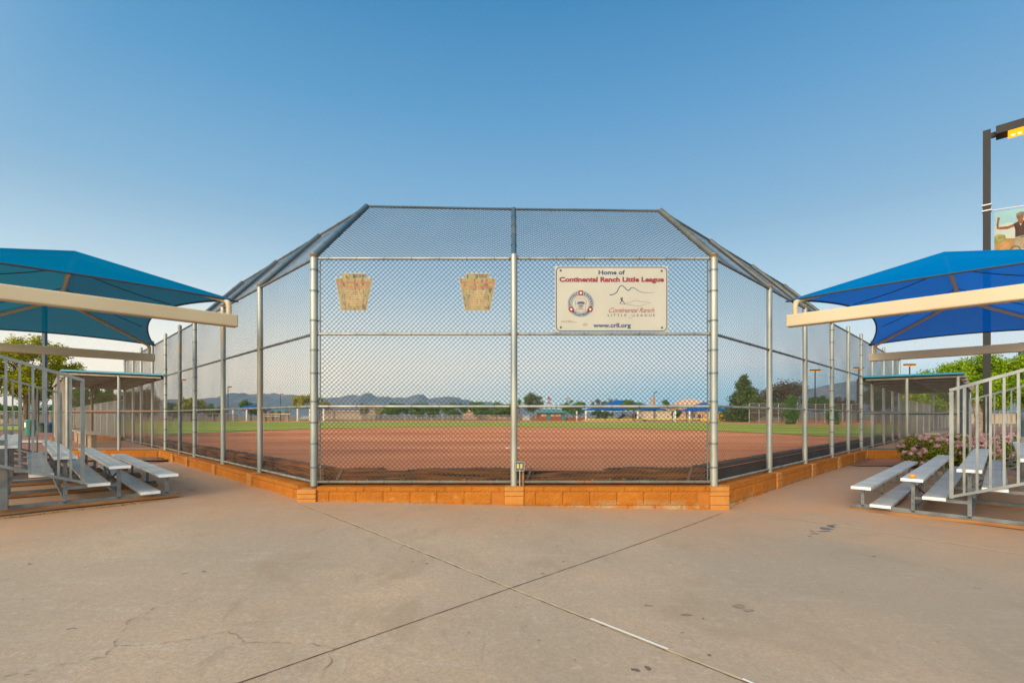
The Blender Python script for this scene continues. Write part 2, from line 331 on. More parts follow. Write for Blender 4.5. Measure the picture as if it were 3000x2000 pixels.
# concrete of the plaza
def concrete_mat():
    m, n = new_mat('plaza_concrete'); A = n.nodes.new; K = n.links.new
    o = A('ShaderNodeOutputMaterial'); b = A('ShaderNodeBsdfPrincipled'); K(b.outputs[0], o.inputs[0]); g = A('ShaderNodeNewGeometry'); pos = g.outputs['Position']
    def noise(s, d=8, st=(1, 1, 1), rot=0, rough=.6, dist=0):
        mp = A('ShaderNodeMapping'); mp.inputs['Scale'].default_value = st; mp.inputs['Rotation'].default_value = (0, 0, rot); K(pos, mp.inputs[0])
        z = A('ShaderNodeTexNoise'); z.inputs['Scale'].default_value = s; z.inputs['Detail'].default_value = d; z.inputs['Roughness'].default_value = rough; z.inputs['Distortion'].default_value = dist; K(mp.outputs[0], z.inputs['Vector']); return z.outputs[0]
    def mr(v, a, c, lo=0, hi=1):
        r = A('ShaderNodeMapRange'); K(v, r.inputs[0]); r.inputs[1].default_value = a; r.inputs[2].default_value = c; r.inputs[3].default_value = lo; r.inputs[4].default_value = hi; return r.outputs[0]
    def mix(f, c1, c2, bt='MIX'):
        x = A('ShaderNodeMixRGB'); x.blend_type = bt
        if isinstance(f, float): x.inputs[0].default_value = f
        else: K(f, x.inputs[0])
        for i, c in ((1, c1), (2, c2)):
            if isinstance(c, tuple): x.inputs[i].default_value = c + (1,)
            else: K(c, x.inputs[i])
        return x.outputs[0]
    def math_(op, a, b_):
        x = A('ShaderNodeMath'); x.operation = op; x.use_clamp = False
        for i, v in ((0, a), (1, b_)):
            if isinstance(v, (int, float)): x.inputs[i].default_value = v
            else: K(v, x.inputs[i])
        return x.outputs[0]
    c = mix(mr(noise(.55, 7), .40, .60), (.50, .36, .235), (.365, .285, .20))
    c = mix(mr(noise(.22, 3), .42, .62), c, (.36, .295, .215))
    c = mix(mr(noise(2.2, 8, (1, 1, 1), 0, .7), .5, .72, 0, .6), c, (.46, .37, .27))
    c = mix(mr(noise(3, 9, (.35, 2.2, 1), R(20), .75), .56, .68, 0, .55), c, (.50, .43, .34))
    c = mix(mr(noise(3.4, 9, (1.6, .5, 1), R(60), .7, .6), .58, .70, 0, .5), c, (.24, .195, .145))
    c = mix(mr(noise(38, 6), .35, .7, 0, .6), c, (.27, .22, .165))
    c = mix(mr(noise(14, 8, (1, 1, 1), 0, .75), .55, .68, 0, .5), c, (.52, .44, .34))
    c = mix(mr(noise(130, 3), .58, .66, 0, .5), c, (.16, .12, .09))
    c = mix(mr(noise(.9, 7, (1, 1, 1), 0, .65, 1.2), .54, .66, 0, .38), c, (.27, .20, .125))
    c = mix(mr(noise(9, 2), .745, .76, 0, .6), c, (.10, .08, .06))
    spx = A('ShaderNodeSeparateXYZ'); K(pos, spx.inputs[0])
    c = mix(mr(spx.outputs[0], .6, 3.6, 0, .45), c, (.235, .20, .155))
    # rust-red field dust carried onto the slab near the walls and the bleachers
    sp = A('ShaderNodeSeparateXYZ'); K(pos, sp.inputs[0])
    y = math_('ADD', sp.outputs[1], math_('MULTIPLY', math_('SUBTRACT', noise(.6, 6), .5), 3.2))
    d = mr(y, 5.2, 7.5)
    ax = math_('ABSOLUTE', sp.outputs[0], 0)
    side = mr(math_('ADD', math_('ADD', ax, math_('MULTIPLY', sp.outputs[1], .55)), math_('MULTIPLY', math_('SUBTRACT', noise(.8, 6), .5), 2.5)), 6.8, 9.6)
    dd = math_('MAXIMUM', d, side)
    c = mix(math_('MULTIPLY', dd, mr(noise(1.7, 8), .25, .6, .2, .68)), c, (.48, .24, .11))
    K(c, b.inputs['Base Color']); b.inputs['Roughness'].default_value = .8
    b.inputs['Specular IOR Level'].default_value = .35
    bp = A('ShaderNodeBump'); bp.inputs['Strength'].default_value = .35; bp.inputs['Distance'].default_value = .004; K(noise(60, 8), bp.inputs['Height']); K(bp.outputs[0], b.inputs['Normal'])
    return m
M['concrete'] = concrete_mat()
M['walk'] = pm('walk_concrete', (.52, .42, .33), (.44, .36, .28), 2, .85)
M['earth'] = pm('desert_earth', (.30, .20, .11), (.22, .16, .08), .08, .95, c3=(.10, .14, .04), s3=.05, t3=(.45, .6))
M['gravel'] = pm('red_gravel', (.30, .13, .085), (.14, .07, .05), 22, .95, 0, 1.0, 30, c3=(.42, .25, .19), s3=28, t3=(.58, .66))
def infield_mat():
    m = pm('infield_dirt', (.66, .195, .050), (.40, .08, .014), .9, .95, 0, .5, 14, c3=(.66, .25, .085), s3=.16, t3=(.40, .62), stretch=(.35, 2.2, 1)); return m
M['infield'] = infield_mat()
def grass_mat():
    m, n = new_mat('mown_grass'); A = n.nodes.new; K = n.links.new
    o = A('ShaderNodeOutputMaterial'); b = A('ShaderNodeBsdfPrincipled'); K(b.outputs[0], o.inputs[0]); g = A('ShaderNodeNewGeometry')
    mp = A('ShaderNodeMapping'); mp.inputs['Scale'].default_value = (.12, .8, 1); K(g.outputs[0], mp.inputs[0])
    z = A('ShaderNodeTexNoise'); z.inputs['Scale'].default_value = .35; z.inputs['Detail'].default_value = 8; K(mp.outputs[0], z.inputs['Vector'])
    w = A('ShaderNodeTexWave'); w.bands_direction = 'Y'; w.inputs['Scale'].default_value = .055; w.inputs['Distortion'].default_value = .8; w.inputs['Detail'].default_value = 2; w.inputs['Detail Scale'].default_value = .3; K(g.outputs[0], w.inputs['Vector'])
    ad = A('ShaderNodeMath'); ad.operation = 'MULTIPLY_ADD'; K(w.outputs[1], ad.inputs[0]); ad.inputs[1].default_value = .45; K(z.outputs[0], ad.inputs[2])
    r = A('ShaderNodeValToRGB'); e = r.color_ramp.elements; e[0].position = .4; e[0].color = (.17, .28, .015, 1); e[1].position = 1.0; e[1].color = (.40, .38, .07, 1); K(ad.outputs[0], r.inputs[0])
    K(r.outputs[0], b.inputs['Base Color']); b.inputs['Roughness'].default_value = .95; b.inputs['Specular IOR Level'].default_value = .1
    z2 = A('ShaderNodeTexNoise'); z2.inputs['Scale'].default_value = 12; K(g.outputs[0], z2.inputs['Vector']); bp = A('ShaderNodeBump'); bp.inputs['Strength'].default_value = .6; K(z2.outputs[0], bp.inputs['Height']); K(bp.outputs[0], b.inputs['Normal'])
    return m
M['grass'] = grass_mat()

LF = 4.44; RF = 4.38                        # fence lines: |x| = y - LF (left), y - RF (right)
nonuni = [-6000, -3000, -1500, -700, -350, -180, -110, -70, -45, -30] + frange(-24, 24, 32) + [30, 45, 70, 110, 180, 350, 700, 1500, 3000, 6000]
nony = [-400, -100, -30, -10, -4] + frange(-2, 34, 48) + [38, 44, 52, 60, 70, 80, 90, 100, 115, 130, 180, 260, 400, 800, 1600, 2600, 3800, 6500]
def infieldzone(x, y): return 7.9 < y < 125 and -(y - LF) + .25 < x < (y - RF) - .25
sheet('ground', nonuni, nony, Hn, M['earth'], -.06)
def plaza_in(x, y):
    if y > 14.2: return False
    return not (abs(x) < y - 5.2 and y > 7.9)
sheet('plaza', frange(-14, 14, 70), frange(-4, 14.2, 56), Hn, M['concrete'], 0, inside=lambda x, y: plaza_in(x, y) and abs(x) < 12 + 0 * y and abs(x) + .55 * y < 17)
sheet('gravel_bed', frange(-50, -8, 60), frange(9, 40, 50), Hn, M['gravel'], -.025, inside=lambda x, y: -x > y - LF + .2)
tag(sheet('gravel_bed_right', frange(8, 60, 60), frange(9, 45, 50), Hn, M['gravel'], -.025, inside=lambda x, y: x > y - RF + .2), kind='structure')
# infield and outfield
band_sheet('infield_dirt', frange(7.72, 24, 24) + frange(26, 124, 30), lambda y: max(-(y - LF) + .28, -95) if y > 8.3 else -(y - LF) + .28, lambda y: min((y - RF) - .28, 95), Hf, M['infield'])
edge_px = [(-95, 101.3), (-40, 46.3), (-22, 28.2), (-15.7, 21.9), (-15.4, 24.5), (-14.9, 28), (-13.6, 32), (-11.4, 35.5), (-8.4, 38), (-4, 39), (-.4, 39.2), (3.6, 37.6), (7.3, 34.5), (9.8, 31.6), (11.7, 28.6), (12.6, 24.5), (13.1, 21.2), (13.9, 19.3), (22, 27.6), (60, 66)]
def grass():
    # left boundary and right boundary per y, the arc cut out of the middle
    mb = MB(); ys = frange(19.4, 75, 70)
    Lb = lambda y: max(-(y - 6.2), -70); Rb = lambda y: min(y - 5.5, 26 if y > 44 else 60)
    arcL = [(21.9, -15.7), (24.5, -15.4), (28, -14.9), (32, -13.6), (35.5, -11.4), (38, -8.4), (39, -4), (39.3, -.4)]
    arcR = [(19.3, 13.9), (21.2, 13.1), (24.5, 12.6), (28.6, 11.7), (31.6, 9.8), (34.5, 7.3), (37.6, 3.6), (39.3, -.4)]
    def it(a, y):
        for (y0, x0), (y1, x1) in zip(a, a[1:]):
            if y0 <= y <= y1: return x0 + (x1 - x0) * (y - y0) / (y1 - y0)
        return a[0][1] if y < a[0][0] else a[-1][1]
    def strip(fa, fb, y0, y1, n):
        yy = frange(y0, y1, n)
        mb.grid(lambda u, v: (lambda y: (lambda x: (x, y, Hf(x, y) + .02))(fa(y) + (fb(y) - fa(y)) * u))(yy[int(round(v * n))]), 24, n)
    strip(Lb, lambda y: it(arcL, y), 21.9, 39.3, 40); strip(lambda y: it(arcR, y), Rb, 19.4, 39.3, 40); strip(Lb, Rb, 39.3, 74, 30)
    o = mb.build('outfield_grass', M['grass'], fix=False); tag(o, kind='structure')
grass()
sheet('lawn', [-120, -90, -60, -50, -40, -34, -28, -22], frange(33, 47, 10), Hn, M['grass'], -.004, inside=lambda x, y: -x > y - LF + 1)
sheet('parking_road', [-200, -120, -90, -60, -50, -46], frange(52, 62, 6), Hn, pm('asphalt', (.22, .20, .19), (.18, .17, .16), 1, .9), .01)
sheet('walkway', frange(-24, -12, 12), frange(21.2, 22.4, 4), Hn, M['walk'], .01, inside=lambda x, y: -x > y - LF + .6)
# joints of the slab, cracks, painted strip
def strip_on_ground(name, pts, w, mat, off=.003, wob=0.0, seed=1, kind='structure', sub=.25, wander=0):
    rnd = random.Random(seed); mb = MB(); P2 = []
    for a, b in zip(pts, pts[1:]):
        a = Vector(a[:2]); b = Vector(b[:2]); n = max(1, int((b - a).length / sub))
        for k in range(n): P2.append(a.lerp(b, k / n))
    P2.append(Vector(pts[-1][:2])); Ls = []
    if wander:
        ph = [rnd.uniform(0, 6.28) for _ in range(6)]; acc = 0
        for k in range(1, len(P2)):
            acc = acc * .8 + rnd.uniform(-1, 1) * wander; P2[k] = P2[k] + Vector((acc, rnd.uniform(-1, 1) * wander + acc * .6))
    for k, p in enumerate(P2):
        d = (P2[min(k + 1, len(P2) - 1)] - P2[max(0, k - 1)]).normalized(); nrm = Vector((-d.y, d.x)); ww = w * (1 + wob * rnd.uniform(-1, 1) * 3) / 2
        c = p + nrm * rnd.uniform(-1, 1) * wob * w
        for s in (-1, 1):
            q = c + nrm * s * ww; Ls.append((q.x, q.y, Hn(q.x, q.y) + off))
    mb.add(Ls, [(2 * k, 2 * k + 1, 2 * k + 3, 2 * k + 2) for k in range(len(P2) - 1)])
    o = mb.build(name, mat, fix=False); return tag(o, kind=kind)
M['joint'] = pm('slab_joint', (.07, .045, .03), (.12, .075, .045), 20, .95)
M['sealant'] = pm('joint_sealant', (.50, .40, .24), (.40, .31, .19), 9, .9)
J0 = gp(1497, 1722)
a = gp(884, 1477); b = gp(2200, 2000); b = b + (b - J0) * .8
strip_on_ground('slab_joint', [a, J0, b], .024, M['sealant'], .003, .12, 1, sub=.06)
nrm = Vector((-.7, -.7, 0)) * .017
strip_on_ground('slab_joint_shadow', [a + nrm, J0 + nrm, b + nrm], .005, M['joint'], .005, .35, 2, sub=.05)
a2 = gp(2115, 1503); b2 = gp(702, 2000); b2 = b2 + (b2 - J0) * .8
strip_on_ground('slab_joint_cross', [a2, J0, b2], .007, M['joint'], .004, .15, 3, sub=.08)
a3 = gp(2205, 1499); b3 = gp(3000, 1624); b3 = b3 + (b3 - a3) * .3
strip_on_ground('slab_joint_right', [a3, b3], .03, M['sealant'], .003, .05, 4)
strip_on_ground('joint_repair', [gp(1730, 1813), gp(1957, 1903)], .022, M['white'], .007, .04, 5)
strip_on_ground('joint_repair_near', [gp(2175, 1990), gp(2225, 2012)], .02, M['white'], .007, .04, 5)
M['crack'] = pm('crack', (.17, .13, .09), (.22, .17, .12), 12, .95)
def crack(pts, w, seed): strip_on_ground('slab_crack', [gp(*p) for p in pts], w, M['crack'], .0045, .5, seed, sub=.03, wander=.010)
crack_w = 1
crack([(0, 1985), (80, 1968), (150, 1952), (230, 1937), (310, 1925), (330, 1893), (352, 1852), (372, 1818), (420, 1800), (462, 1778)], .0026, 11)
crack([(330, 1893), (420, 1890), (560, 1872), (672, 1848), (697, 1868), (722, 1883), (830, 1880), (930, 1885), (985, 1897)], .0026, 12)
crack([(990, 1900), (962, 1915), (975, 1932), (958, 1956), (948, 1978), (930, 2010)], .0026, 13)
crack([(1497, 1440), (1530, 1500), (1510, 1530)], .0026, 14)
# stains
def blot(name, px, py, rx, ry, mat, seed, n=28):
    rnd = random.Random(seed); c = gp(px, py); mb = MB(); pts = []
    for k in range(n):
        t = 2 * math.pi * k / n; w_ = 1 + .22 * math.sin(2 * t + seed) + .12 * math.sin(3 * t + seed * 2) + .07 * math.sin(5 * t + seed); q = (c.x + rx * math.cos(t) * w_, c.y + ry * math.sin(t) * w_); pts.append((q[0], q[1], Hn(*q) + .004))
    mb.add([(c.x, c.y, c.z + .004)] + pts, [(0, 1 + k, 1 + (k + 1) % n) for k in range(n)])
    tag(mb.build(name, mat, fix=False), kind='structure')
M['stain'] = pm('dark_stain', (.20, .16, .125), (.27, .21, .155), 30, .8)
M['gum'] = pm('old_gum', (.10, .09, .08), (.15, .125, .10), 30, .8)
M['ink'] = pm('dark_blue_stain', (.10, .095, .10), (.20, .165, .135), 14, .7)
for k, (px, py, rx, ry) in enumerate([(2165, 1775, .05, .035), (2192, 1788, .035, .025), (2010, 1800, .035, .02), (1862, 1962, .022, .016), (1898, 1957, .016, .02), (2078, 1919, .012, .01), (2060, 1812, .01, .008), (1590, 1680, .012, .01), (1650, 1645, .01, .01), (1250, 1650, .012, .01), (86, 1652, .02, .01), (597, 1674, .02, .008), (552, 1402, .05, .03), (560, 1330 + 105, .06, .04), (1075, 1448, .03, .02), (2560, 1629, .02, .01), (1900, 1773, .03, .012)]):
    blot('pavement_stain', px, py, rx, ry, M['stain'] if k < 3 or k in (12, 13, 16) else M['gum'], 100 + k)
for k, (px, py, rx, ry) in enumerate([(2420, 1548, .09, .05), (2434, 1541, .05, .06), (2408, 1556, .06, .018), (2444, 1537, .045, .02), (2386, 1563, .05, .012), (2380, 1556, .008, .05), (2372, 1570, .012, .03), (2425, 1555, .05, .012)]):
    blot('ink_stain', px, py, rx, ry, M['ink'], 300 + k, 22)
# round cover at the bottom edge
cov = thing('utility_cover', 'round rust coloured cover set in a concrete ring, cut by the bottom edge', 'manhole cover', (-.62, 1.98, Hn(-.6, 2) + .002))
mb = MB(); mb.lathe((-.62, 1.98, Hn(-.6, 2) + .002), [(.60, .0), (.59, .004), (.545, .006), (.54, .003)], 64); mb.build('ring', M['sealant'], cov, label='pale mortar ring')
mb = MB(); mb.lathe((-.62, 1.98, Hn(-.6, 2) + .004), [(.54, .0), (.535, .006), (.50, .0062)], 64); mb.build('lid', M['rust'], cov)

# ------------------------------------------------------------------ chain link
def chain(name, o, ex, ey, poly, parent, mat, r=.0028, p=.0718, jit=.004, off=None):
    """woven wire filling the convex polygon (2-D, in metres along ex, ey)"""
    o = np.array(o, float); ex = np.array(ex, float); ey = np.array(ey, float); nrm = np.cross(ex, ey); nrm /= np.linalg.norm(nrm)
    poly = np.array(poly, float); mn = poly.min(0); mxx = poly.max(0); h = p / 2
    I, J = np.meshgrid(np.arange(int(mn[0] / h) - 1, int(mxx[0] / h) + 2), np.arange(int(mn[1] / h) - 1, int(mxx[1] / h) + 2), indexing='ij')
    I = I.ravel(); J = J.ravel(); k = (I + J) % 2 == 0; I = I[k]; J = J[k]
    A = np.concatenate([np.stack([I, J], 1), np.stack([I, J], 1)]); B = np.concatenate([np.stack([I + 1, J + 1], 1), np.stack([I + 1, J - 1], 1)])
    area = 0
    for q in range(len(poly)): area += poly[q - 1][0] * poly[q][1] - poly[q][0] * poly[q - 1][1]
    sg = 1 if area > 0 else -1
    def ins(S):
        S = S * h; ok = np.ones(len(S), bool)
        for q in range(len(poly)):
            a = poly[q - 1]; b = poly[q]; e = b - a; ok &= sg * (e[0] * (S[:, 1] - a[1]) - e[1] * (S[:, 0] - a[0])) >= -1e-4
        return ok
    k = ins(A.astype(float)) & ins(B.astype(float)); A = A[k]; B = B[k]
    def pos(S):
        u = S[:, 0] * h; v = S[:, 1] * h
        du = jit * np.sin(v * 7.3 + u * 2.1) * .6; dv = jit * np.sin(u * 5.7 + v * 1.3)
        dn = jit * 2 * np.sin(u * 2.9 + 1) * np.sin(v * 2.3) + np.where(S[:, 0] % 2 == 0, r * .8, -r * .8)
        return o + np.outer(u + du, ex) + np.outer(v + dv, ey) + np.outer(dn, nrm)
    a = pos(A); b = pos(B); d = b - a; d /= np.linalg.norm(d, axis=1)[:, None]; t = np.cross(np.tile(nrm, (len(d), 1)), d)
    V = []
    for e in (a, b):
        for q in range(3):
            th = 2 * math.pi * q / 3 + .5; V.append(e + r * (math.cos(th) * nrm + math.sin(th) * t))
    n = len(a); V = np.stack(V, 1).reshape(-1, 3); base = np.arange(n)[:, None] * 6
    Q = np.concatenate([base + np.array([[q, (q + 1) % 3, 3 + (q + 1) % 3, 3 + q]]) for q in range(3)])
    ob = raw_mesh(name, V, Q, mat, parent, off); return ob
def rings(mb, a, b, step, r, mi, rt=.004):
    a = Vector(a); b = Vector(b); L_ = (b - a).length; d = (b - a) / L_; k = int(L_ / step)
    mb.mi = mi
    for i in range(1, k + 1):
        c = a + d * (i * step - step * .45); mb.tube(c - d * rt, c + d * rt, r, 8)
    mb.mi = 0

# ------------------------------------------------------------------ backstop
ZT, ZM, ZL, ZB = 3.80, 2.65, 1.545, .395
ls = [0, 1.70, 3.39, 5.18, 6.39, 7.79, 9.31, 10.92, 12.28, 13.95]
rs_ = [0, 1.79, 3.47, 5.21, 6.57, 7.87, 9.18, 10.83, 12.33, 13.66]
LP = [Vector((-3.02 - s, 7.46 + s, 0)) for s in ls]; RP = [Vector((3.08 + s, 7.46 + s, 0)) for s in rs_]; CP = Vector((.03, 7.46, 0))
bs = thing('backstop', 'tall grey chain link backstop with angled wings and sloping hood', 'backstop', (0, 7.46, .34))
inward = {'L': Vector((.7071, .7071, 0)), 'R': Vector((-.7071, .7071, 0)), 'C': Vector((0, 1, 0))}
def post(p, r, top, bands, mat, cap='dome'):
    mb = MB(); b0 = p + Vector((0, 0, .335)); t0 = p + Vector((0, 0, top))
    mb.tube(b0, t0, r, 16)
    if cap == 'dome': mb.lathe(t0 - Vector((0, 0, .015)), [(r * 1.08, 0), (r * 1.08, .03), (r * .7, .055), (.005, .065)], 16)
    o = mb.build('post', mat, bs, smooth=True); ORG[o.name] = Vector((0, 0, 0))
    if bands:
        for z in bands: MB().tube(p + Vector((0, 0, z - .014)), p + Vector((0, 0, z + .014)), r + .005, 16).build('clamp_band', M['galv_dark'], o, smooth=True)
    # rust rings where the rails meet
    return o
zb = [.62, .98, 1.30, 1.62, 2.05, 2.40, 2.85, 3.30, 3.62]
corner = {0: True}
post(CP, .052, 3.86, None, M['galv'], None)
for side, PP in (('L', LP), ('R', RP)):
    for i, p in enumerate(PP):
        r = .057 if i == 0 else (.052 if i < 4 else .047)
        o = post(p, r, 3.87 if i <= 3 else 3.93, zb if i in (0, 3, 5) else None, M['galv'] if i not in (4,) or side == 'R' else M['galv_dark'], None if i <= 3 else 'dome')
def rail(a, b, r, mat='galv_dark', ties=True, name='rail', parent=None):
    mb = MB(); a = Vector(a); b = Vector(b); d = (b - a).normalized(); mb.tube(a, b, r, 12)
    mb.mi = 2; mb.tube(a + d * .045, a + d * .075, r * 1.12, 10); mb.tube(b - d * .075, b - d * .045, r * 1.12, 10); mb.mi = 0
    if ties: rings(mb, a, b, .42, r + .004, 1)
    return mb.build(name, [M[mat], M['tie'], M['rust']], parent or bs, smooth=True)
for a, b in ((LP[0], CP), (CP, RP[0])):
    for z in (ZT, ZM, ZL, ZB): rail(a + Vector((0, 0, z)), b + Vector((0, 0, z)), .0215 if z != ZB else .024, 'galv' if z != ZB else 'galv_low')
for side, PP in (('L', LP), ('R', RP)):
    for i in range(9):
        for z in (ZT, ZM, ZL, ZB):
            if z == ZM and i >= 5: continue
            rail(PP[i] + Vector((0, 0, z)), PP[i + 1] + Vector((0, 0, z)), .021, 'galv_dark' if z > 2 else 'galv')
# mesh panels
off = tuple(ORG[bs.name])
chain('mesh_panel', (-3.02, 7.505, ZB - .02), (1, 0, 0), (0, 0, 1), [(0.03, 0), (3.05, 0), (3.05, ZT - ZB + .05), (.03, ZT - ZB + .05)], bs, M['wire'], off=off, r=.0046)
chain('mesh_panel', (.03, 7.505, ZB - .02), (1, 0, 0), (0, 0, 1), [(0, 0), (3.02, 0), (3.02, ZT - ZB + .05), (0, ZT - ZB + .05)], bs, M['wire'], off=off, r=.0046)
for side, PP in (('L', LP), ('R', RP)):
    n = inward[side] * .045
    for i in range(9):
        a, b = PP[i] + n, PP[i + 1] + n; d = b - a; w = d.length; d = d / w
        mt = M['wire'] if i < 5 else (M['wire_rusty'] if side == 'L' else M['wire'])
        chain('mesh_panel', (a.x, a.y, ZB - .02), tuple(d), (0, 0, 1), [(0.02, 0), (w - .02, 0), (w - .02, ZT - ZB + .05), (.02, ZT - ZB + .05)], bs, mt, off=off, r=.0023)
# hood
D = 1.13; HL, HR = 5.08, 5.00
def tip(p, side, i):
    if side == 'C': return Vector((p.x, p.y + D, (HL + HR) / 2 - .01))
    if i == 0: return Vector((p.x + (.414 * D if side == 'L' else -.414 * D), p.y + D, HL if side == 'L' else HR))
    return p + inward[side] * D + Vector((0, 0, HL if side == 'L' else HR))
TL = [tip(LP[i], 'L', i) for i in range(4)]; TR = [tip(RP[i], 'R', i) for i in range(4)]; TC = tip(CP, 'C', 0)
def arm(p, t, r, mat):
    mb = MB(); a = p + Vector((0, 0, 3.84)); d = (t - a).normalized(); mb.path([a - Vector((0, 0, .02)), a + d * .02, t], r, 14)
    mb.mi = 1; mb.tube(a + Vector((0, 0, -.03)), a + Vector((0, 0, .025)), r + .01, 14); mb.mi = 0
    L_ = (t - a).length
    for k in range(1, 5): c = a + d * L_ * k / 5; mb.tube(c - d * .013, c + d * .013, r + .005, 14)
    return mb.build('hood_arm', [mat, M['rust']], bs, smooth=True)
for i in range(4):
    arm(LP[i], TL[i], .050 if i == 0 else .046, M['hood']); arm(RP[i], TR[i], .050 if i == 0 else .046, M['hood_right'])
arm(CP, TC, .040, M['hood'])
for a, b, m in [(TL[0], TC, 'hood'), (TC, TR[0], 'hood')] + [(TL[i], TL[i + 1], 'galv_dark') for i in range(3)] + [(TR[i], TR[i + 1], 'hood_right') for i in range(3)]:
    rail(a, b, .021, m, True, 'hood_rail')
def quad_chain(p0, p1, t1, t0, mat, name='hood_mesh'):
    p0, p1, t0, t1 = map(Vector, (p0, p1, t0, t1)); ex = (p1 - p0).normalized(); v = t0 - p0; ey = (v - ex * v.dot(ex)).normalized()
    poly = [((q - p0).dot(ex), (q - p0).dot(ey)) for q in (p0, p1, t1, t0)]
    chain(name, p0, ex, ey, poly, bs, mat, off=off, r=.0012 if abs(ex.y) > .3 else .0042, jit=.006)
up = Vector((0, 0, 3.80))
quad_chain(LP[0] + up, CP + up, TC, TL[0], M['wire']); quad_chain(CP + up, RP[0] + up, TR[0], TC, M['wire'])
for i in range(3):
    quad_chain(LP[i] + up, LP[i + 1] + up, TL[i + 1], TL[i], M['wire']); quad_chain(RP[i] + up, RP[i + 1] + up, TR[i + 1], TR[i], M['wire'])
# tension bars beside the corner posts
for x, s in ((-2.94, 1), (3.0, -1)):
    mb = MB(); mb.beam((x, 7.50, .40), (x, 7.50, 3.78), .018, .006)
    for z in zb: mb.beam((x - s * .07, 7.48, z), (x + s * .02, 7.48, z), .022, .02)
    mb.build('tension_bar', M['galv_dark'], bs)
# lower foul line fences going on beyond the dugouts
def low_fence(side):
    sgn = -1 if side == 'L' else 1; x0 = -3.02 if side == 'L' else 3.08; s0 = 14.0 if side == 'L' else 13.7
    lab = 'low grey chain link foul line fence running on beyond the ' + ('left' if side == 'L' else 'right') + ' dugout'
    t = thing('foul_line_fence', lab, 'fence', (x0 + sgn * s0, 7.46 + s0, .4))
    s = s0; ps = []
    while s < 52: ps.append(Vector((x0 + sgn * s, 7.46 + s, 0))); s += 2.16
    for k, p in enumerate(ps):
        g = Hn(p.x, p.y); MB().tube(p + Vector((0, 0, g - .1)), p + Vector((0, 0, 2.13)), .032, 8).build('post', M['galv'], t, smooth=True)
    for k in range(len(ps) - 1):
        a, b = ps[k], ps[k + 1]; mb = MB(); mb.tube(a + Vector((0, 0, 2.11)), b + Vector((0, 0, 2.11)), .021, 8); mb.build('rail', M['galv'], t, smooth=True)
        d = (b - a); w = d.length; d = d / w; g = Hn(a.x, a.y) - .02
        if k < 9: chain('mesh_panel', (a.x, a.y, g), tuple(d), (0, 0, 1), [(0, 0), (w, 0), (w, 2.1 - g), (0, 2.1 - g)], t, M['wire_light'], r=.0026, off=tuple(ORG[t.name]))
        else: MB().add([(a.x, a.y, g), (b.x, b.y, g), (b.x, b.y, 2.1), (a.x, a.y, 2.1)], [(0, 1, 2, 3)]).build('mesh_panel', M['film'], t)
low_fence('L'); low_fence('R')

# ------------------------------------------------------------------ block wall under the backstop
def block_mat():
    m, n = new_mat('orange_split_face_block'); A = n.nodes.new; K = n.links.new
    o = A('ShaderNodeOutputMaterial'); b = A('ShaderNodeBsdfPrincipled'); K(b.outputs[0], o.inputs[0]); g = A('ShaderNodeNewGeometry')
    def nz(s, d=6):
        z = A('ShaderNodeTexNoise'); z.inputs['Scale'].default_value = s; z.inputs['Detail'].default_value = d; K(g.outputs['Position'], z.inputs['Vector']); return z.outputs[0]
    def mr(v, a, c, lo=0, hi=1):
        r = A('ShaderNodeMapRange'); K(v, r.inputs[0]); r.inputs[1].default_value = a; r.inputs[2].default_value = c; r.inputs[3].default_value = lo; r.inputs[4].default_value = hi; return r.outputs[0]
    def mx(f, c1, c2):
        x = A('ShaderNodeMixRGB'); K(f, x.inputs[0])
        for i, c in ((1, c1), (2, c2)):
            if isinstance(c, tuple): x.inputs[i].default_value = c + (1,)
            else: K(c, x.inputs[i])
        return x.outputs[0]
    c = mx(mr(nz(2), .35, .65), (.44, .155, .018), (.36, .12, .014))
    c = mx(mr(nz(14), .4, .7, 0, .5), c, (.34, .10, .01))
    c = mx(mr(nz(5), .62, .74, 0, .45), c, (.56, .34, .12))
    sp = A('ShaderNodeSeparateXYZ'); K(g.outputs['Position'], sp.inputs[0])
    lowm = A('ShaderNodeMath'); lowm.operation = 'MULTIPLY'; K(mr(sp.outputs[2], .16, .03), lowm.inputs[0]); K(mr(nz(4), .42, .6), lowm.inputs[1])
    c = mx(lowm.outputs[0], c, (.40, .27, .13))
    K(c, b.inputs['Base Color']); b.inputs['Roughness'].default_value = .9; b.inputs['Specular IOR Level'].default_value = .2
    bp = A('ShaderNodeBump'); bp.inputs['Strength'].default_value = .9; bp.inputs['Distance'].default_value = .02; K(nz(34, 8), bp.inputs['Height']); K(bp.outputs[0], b.inputs['Normal']); return m
M['block'] = block_mat(); M['mortar'] = pm('block_joint', (.44, .155, .018), (.38, .125, .014), 6, .95)
M['pilaster'] = pm('orange_pilaster_block', (.50, .21, .04), (.41, .16, .025), 3, .9, 0, .5, 18, c3=(.42, .26, .12), s3=2.5, t3=(.56, .68))
wall = thing('block_wall', 'low orange split face block wall with pilasters under the backstop fence', 'wall', (0, 7.5, .0))
